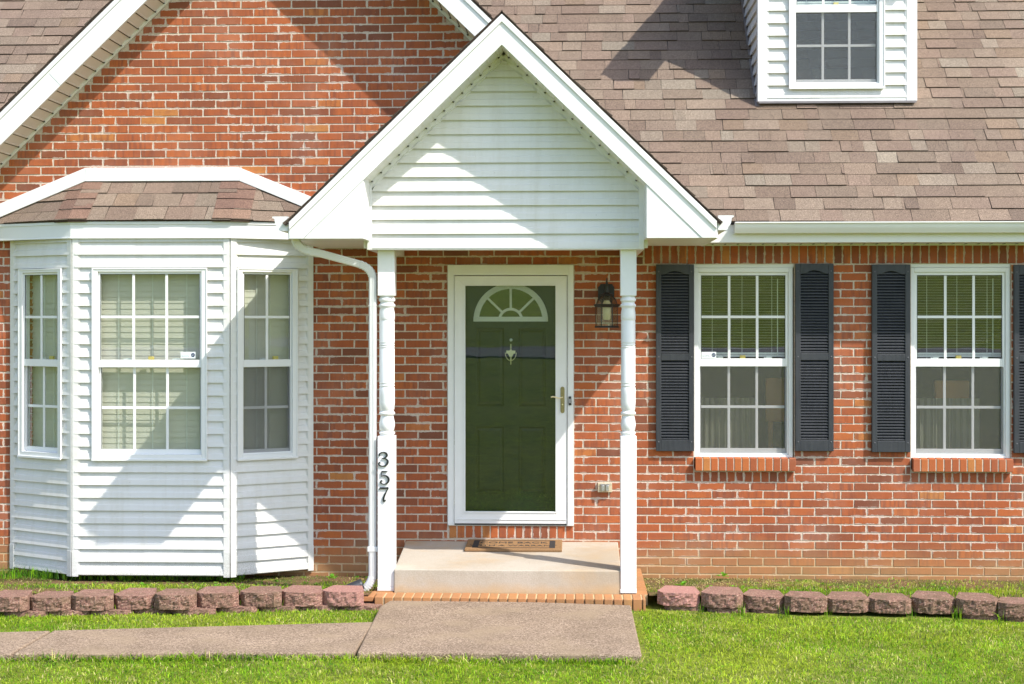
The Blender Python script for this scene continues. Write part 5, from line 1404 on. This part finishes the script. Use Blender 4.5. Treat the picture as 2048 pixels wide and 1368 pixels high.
# ================================================================== GRASS
def inpoly(x, y, poly):
    c = np.zeros(x.shape, bool); n = len(poly)
    for i in range(n):
        (x0, y0), (x1, y1) = poly[i], poly[(i + 1) % n]
        c ^= ((y0 > y) != (y1 > y)) & (x < (x1 - x0) * (y - y0) / (y1 - y0 + 1e-12) + x0)
    return c
def vnoise(x, y, f, s=0):
    r = np.zeros_like(x)
    for k, (a, b, c) in enumerate(((1, .3, 0), (-.4, 1.1, 2), (.8, -.9, 4), (1.7, .6, 1), (-1.2, 1.9, 5))):
        r += np.sin((a * x + b * y) * f + c + s * 1.7 + 1.3 * np.sin((b * x - a * y) * f * .7 + s)) / (1 + k * .35)
    return r / 3.2
PAL = np.array([(.115, .285, .008), (.205, .400, .012), (.300, .465, .020), (.410, .510, .040), (.58, .56, .20), (.60, .50, .26), (.050, .150, .012)])
def blades(x, y, z0, h, w, colidx, lean=.55, name='grass', mat=None, straw=None):
    n = len(x); ang = rng.uniform(0, 2 * np.pi, n); la = rng.uniform(0, 2 * np.pi, n)
    ln = np.abs(rng.normal(0, lean, n)) * h
    dx, dy = np.cos(ang) * w / 2, np.sin(ang) * w / 2; lx_, ly_ = np.cos(la) * ln, np.sin(la) * ln
    P = np.zeros((n, 5, 3), dtype=np.float32)
    for k, (s, t, bnd) in enumerate(((-1, 0, 0), (1, 0, 0), (1, .55, .35), (-1, .55, .35), (0, 1, 1))):
        ws = 1 if t == 0 else .85
        P[:, k, 0] = x + s * dx * ws + lx_ * bnd; P[:, k, 1] = y + s * dy * ws + ly_ * bnd; P[:, k, 2] = z0 + h * (t if t < 1 else np.maximum(.25, 1 - .35 * ln / np.maximum(h, 1e-4)))
    base = np.arange(n)[:, None] * 5
    tris = (base[:, :, None] + np.array([[0, 1, 2], [0, 2, 3], [3, 2, 4]])[None]).reshape(-1)
    me = bpy.data.meshes.new(name); me.vertices.add(n * 5); me.vertices.foreach_set('co', P.ravel())
    nl = n * 9; me.loops.add(nl); me.loops.foreach_set('vertex_index', tris.astype(np.int32))
    me.polygons.add(n * 3); me.polygons.foreach_set('loop_start', np.arange(0, nl, 3, dtype=np.int32))
    me.update(calc_edges=True)
    c = PAL[colidx] * rng.uniform(.42, 1.42, (n, 1)) * (1 + .22 * vnoise(x, y, 5.5, 9) + .12 * vnoise(x, y, 17, 2))[:, None]; c = np.repeat(np.concatenate([c, np.ones((n, 1))], 1), 5, axis=0).astype(np.float32)
    a = me.attributes.new('col', 'FLOAT_COLOR', 'POINT'); a.data.foreach_set('color', c.ravel())
    me.materials.append(mat or M['blade'])
    o = bpy.data.objects.new(name, me); SC.collection.objects.link(o); return o
def choose(x, y, dry=.0):
    n = len(x); v = .5 + .5 * vnoise(x, y, 2.3, 1) + rng.normal(0, .22, n); fine = vnoise(x, y, 9, 3)
    v = v + .12 * fine
    idx = np.select([v < .12, v < .38, v < .66, v < .90], [0, 1, 2, 3], 3)
    r = rng.random(n); pt = np.clip(.10 + .20 * vnoise(x, y, 4.3, 7) + .12 * vnoise(x, y, 13, 6) + dry, .02, .9)
    idx = np.where(r < pt * .6, 4, idx); idx = np.where((r >= pt * .6) & (r < pt), 5, idx); idx = np.where((r > .93), 6, idx)
    return idx
apron = [(ax0 - .1, 0), (ax0 - .1, yf_), (ax1, yf_ - .02), (rx1, yb_), (rx1, 0)]
pathp = [B0, C0, D0, D1, C1, B1]
# main lawn in front of the blocks
N_ = 300000
x = rng.uniform(-6.2, 6.2, N_); y = rng.uniform(-6.2, -1.40, N_)
keep = rng.random(N_) < np.where(y > -4.3, 1.0, .35)
keep &= np.abs(x) < 5.2 + rng.random(N_)
lb = np.where(x < 0, LB_Y(x) - .012, RB_Y(x) - .012); keep &= y < lb
keep &= ~inpoly(x, y, A) & ~inpoly(x, y, pathp) & ~inpoly(x, y, apron)
x, y = x[keep], y[keep]
# bare soil seam along the right of the slab
seam = (x > A[4][0] - .02) & (x < A[3][0] + .09) & (y > A[3][1] - .03) & (x < A[4][0] + (A[3][0] - A[4][0]) * (A[4][1] - y) / (A[4][1] - A[3][1]) + .055)
kk = ~(seam & (rng.random(len(x)) < .85)); x, y = x[kk], y[kk]
h = rng.uniform(.014, .038, len(x)) * (1 + .25 * vnoise(x, y, 3, 2))
g1_ = blades(x, y, ground_z(y) - .003, h, rng.uniform(.0028, .0054, len(x)), choose(x, y), 1.1)
tag(g1_, 'short green and straw coloured grass of the lawn', kind='stuff')
# fringe of longer blades at slab and path edges
def edge(p, q, n, inset=.03):
    t = rng.random(n); d = np.array([q[0] - p[0], q[1] - p[1]]); nrm = np.array([d[1], -d[0]]) / np.hypot(*d)
    o_ = rng.uniform(0, inset, n); return p[0] + d[0] * t + nrm[0] * o_, p[1] + d[1] * t + nrm[1] * o_
ex, ey = [], []
for p, q, n in ((A[3], A[2], 900), (B1, C1, 1000), (C1, D1, 600), (C0, B0, 600)):
    a, b = edge(p, q, n, .035); 
    if p is A[3] or p is B1 or p is C1: b = np.minimum(b, b); sgn = -1
    yline = p[1] + (q[1] - p[1]) * (a - p[0]) / (q[0] - p[0])
    off = rng.uniform(.002, .035, n); b = yline - off if p is not C0 else yline + off
    ex.append(a); ey.append(b)
ex, ey = np.concatenate(ex), np.concatenate(ey)
eg = blades(ex, ey, np.zeros(len(ex)), rng.uniform(.022, .070, len(ex)) * (1 + .4 * vnoise(ex, ey, 6, 4)), rng.uniform(.004, .007, len(ex)), choose(ex, ey, .08), 1.3, 'edge_grass'); tag(eg, 'longer grass along the edge of the path and slab', kind='stuff')
# grass on the beds
N_ = 60000
x = rng.uniform(-6, 6, N_); y = rng.uniform(-1.55, -.02, N_)
keep = np.where(x < 0, (y > LB_Y(x) + .21), (y > RB_Y(x) + .21))
keep &= ((x < lx0_ - .005) | (x > rx1))
den = np.clip(.50 + .45 * vnoise(x, y, 2.0, 5), .06, 1) * np.interp(-y, [0, .12, .45, .9], [.04, .14, .7, 1.0])
den = np.where((x > rx1) & (x < rx1 + .65), den * .15, den)
keep &= rng.random(N_) < den; x, y = x[keep], y[keep]
bz = .002 + .085 * np.clip((-y - .45) / .75, 0, 1)
hb = rng.uniform(.02, .05, len(x)); hb = np.where((x < BWR + .1) & (y > -.72), rng.uniform(.010, .026, len(x)), hb)
g2 = blades(x, y, bz - .004, hb, rng.uniform(.003, .006, len(x)), choose(x, y, -.03), .8, 'bed_grass'); tag(g2, 'patchy grass growing between the wall and the edging blocks', kind='stuff')
# dead clippings lying on the soil
N_ = 16000; x = rng.uniform(-6, 6, N_); y = -np.abs(rng.normal(0, .45, N_)) - .02
keep = ((x < lx0_ - .005) | (x > rx1)) & (y > -1.3) & (rng.random(N_) < np.where((x > rx1) & (x < 1.9), 1, .35)); x, y = x[keep], y[keep]
bz = .002 + .085 * np.clip((-y - .45) / .75, 0, 1)
g3 = blades(x, y, bz, rng.uniform(.006, .018, len(x)), rng.uniform(.003, .006, len(x)), rng.choice([4, 5, 5], len(x)), 2.6, 'dry_clippings'); tag(g3, 'dry straw coloured clippings on the soil by the wall', kind='stuff')
tx, ty = [], []
for L_ in (Lpx, Rpx):
    for (p0, p1) in zip(L_, L_[1:]):
        if rng.random() < .25: continue
        a, b = gp_(p0[0], p0[1] + 3, zb_), gp_(p1[0], p1[1] + 3, zb_); m = int(rng.integers(5, 30))
        tx += list((a[0] + b[0]) / 2 + rng.normal(0, .018, m)); ty += list((a[1] + b[1]) / 2 - .01 + rng.normal(0, .012, m))
tx, ty = np.array(tx), np.array(ty)
g5 = blades(tx, ty, np.full(len(tx), .0), rng.uniform(.05, .13, len(tx)), rng.uniform(.003, .006, len(tx)), rng.choice([0, 1, 2, 6], len(tx)), .35, 'tufts'); tag(g5, 'grass tufts growing in the joints between the edging blocks', kind='stuff')
# tall blades under the bay
N_ = 1500; x = rng.uniform(BWL - .1, BXR + .1, N_); y = rng.uniform(-.37, -.15, N_)
g4 = blades(x, y, np.full(N_, .02), rng.uniform(.05, .11, N_), rng.uniform(.003, .006, N_), rng.choice([0, 1, 6, 6], N_), .6, 'shaded_grass'); tag(g4, 'long dark grass in the shade under the bay', kind='stuff')
# small leafy weeds
wd = SG(); 
def weed(cx, cy, cz, s, n, col):
    for k in range(n):
        a = random.uniform(0, 6.28); el = random.uniform(.25, 1.1); L = s * random.uniform(.5, 1); w = L * .38
        d = Vector((math.cos(a) * math.cos(el), math.sin(a) * math.cos(el), math.sin(el))); sd = Vector((-math.sin(a), math.cos(a), 0)); b0 = Vector((cx, cy, cz)) + d * L * .35 + Vector((random.uniform(-.5, .5), random.uniform(-.5, .5), 0)) * s * .6
        tip = b0 + d * L - Vector((0, 0, L * .25)); m1 = b0 + d * L * .5
        c = tuple(x * random.uniform(.75, 1.25) for x in col)
        wd.q([b0, m1 + sd * w, tip, m1 - sd * w], c)
for k in range(230):
    if random.random() < .5: X = random.uniform(-4.9, lx0_ - .05)
    else: X = random.uniform(rx1 + .1, 4.4)
    Y = -random.uniform(.08, 1.15)
    if (X > rx1 and X < rx1 + .5) and random.random() < .6: continue
    weed(X, Y, .01 + bedz(Y), random.uniform(.012, .032), random.randint(4, 9), random.choice([(.12, .30, .02), (.16, .36, .03), (.22, .38, .05)]))
for (px, py, s) in ((1446, 1146, .05), (290, 1166, .045), (403, 1168, .035), (668, 1150, .05), (1366, 1164, .05), (430, 1166, .03), (1700, 1180, .03)):
    X, Y = gp_(px, py + 8, .03); weed(X, Y, .03, s, 14, (.14, .34, .02))
for k in range(150):
    X = random.uniform(-4.6, 4.6); Y = random.uniform(-3.7, -1.9)
    if any(inpoly(np.array([X]), np.array([Y]), P_)[0] for P_ in (A, pathp)): continue
    weed(X, Y, .02, random.uniform(.010, .022), 6, (.13, .30, .02))
wo = wd.build('weeds', mat=M['blade']); tag(wo, 'small broad leaved weeds scattered in the grass', kind='stuff')
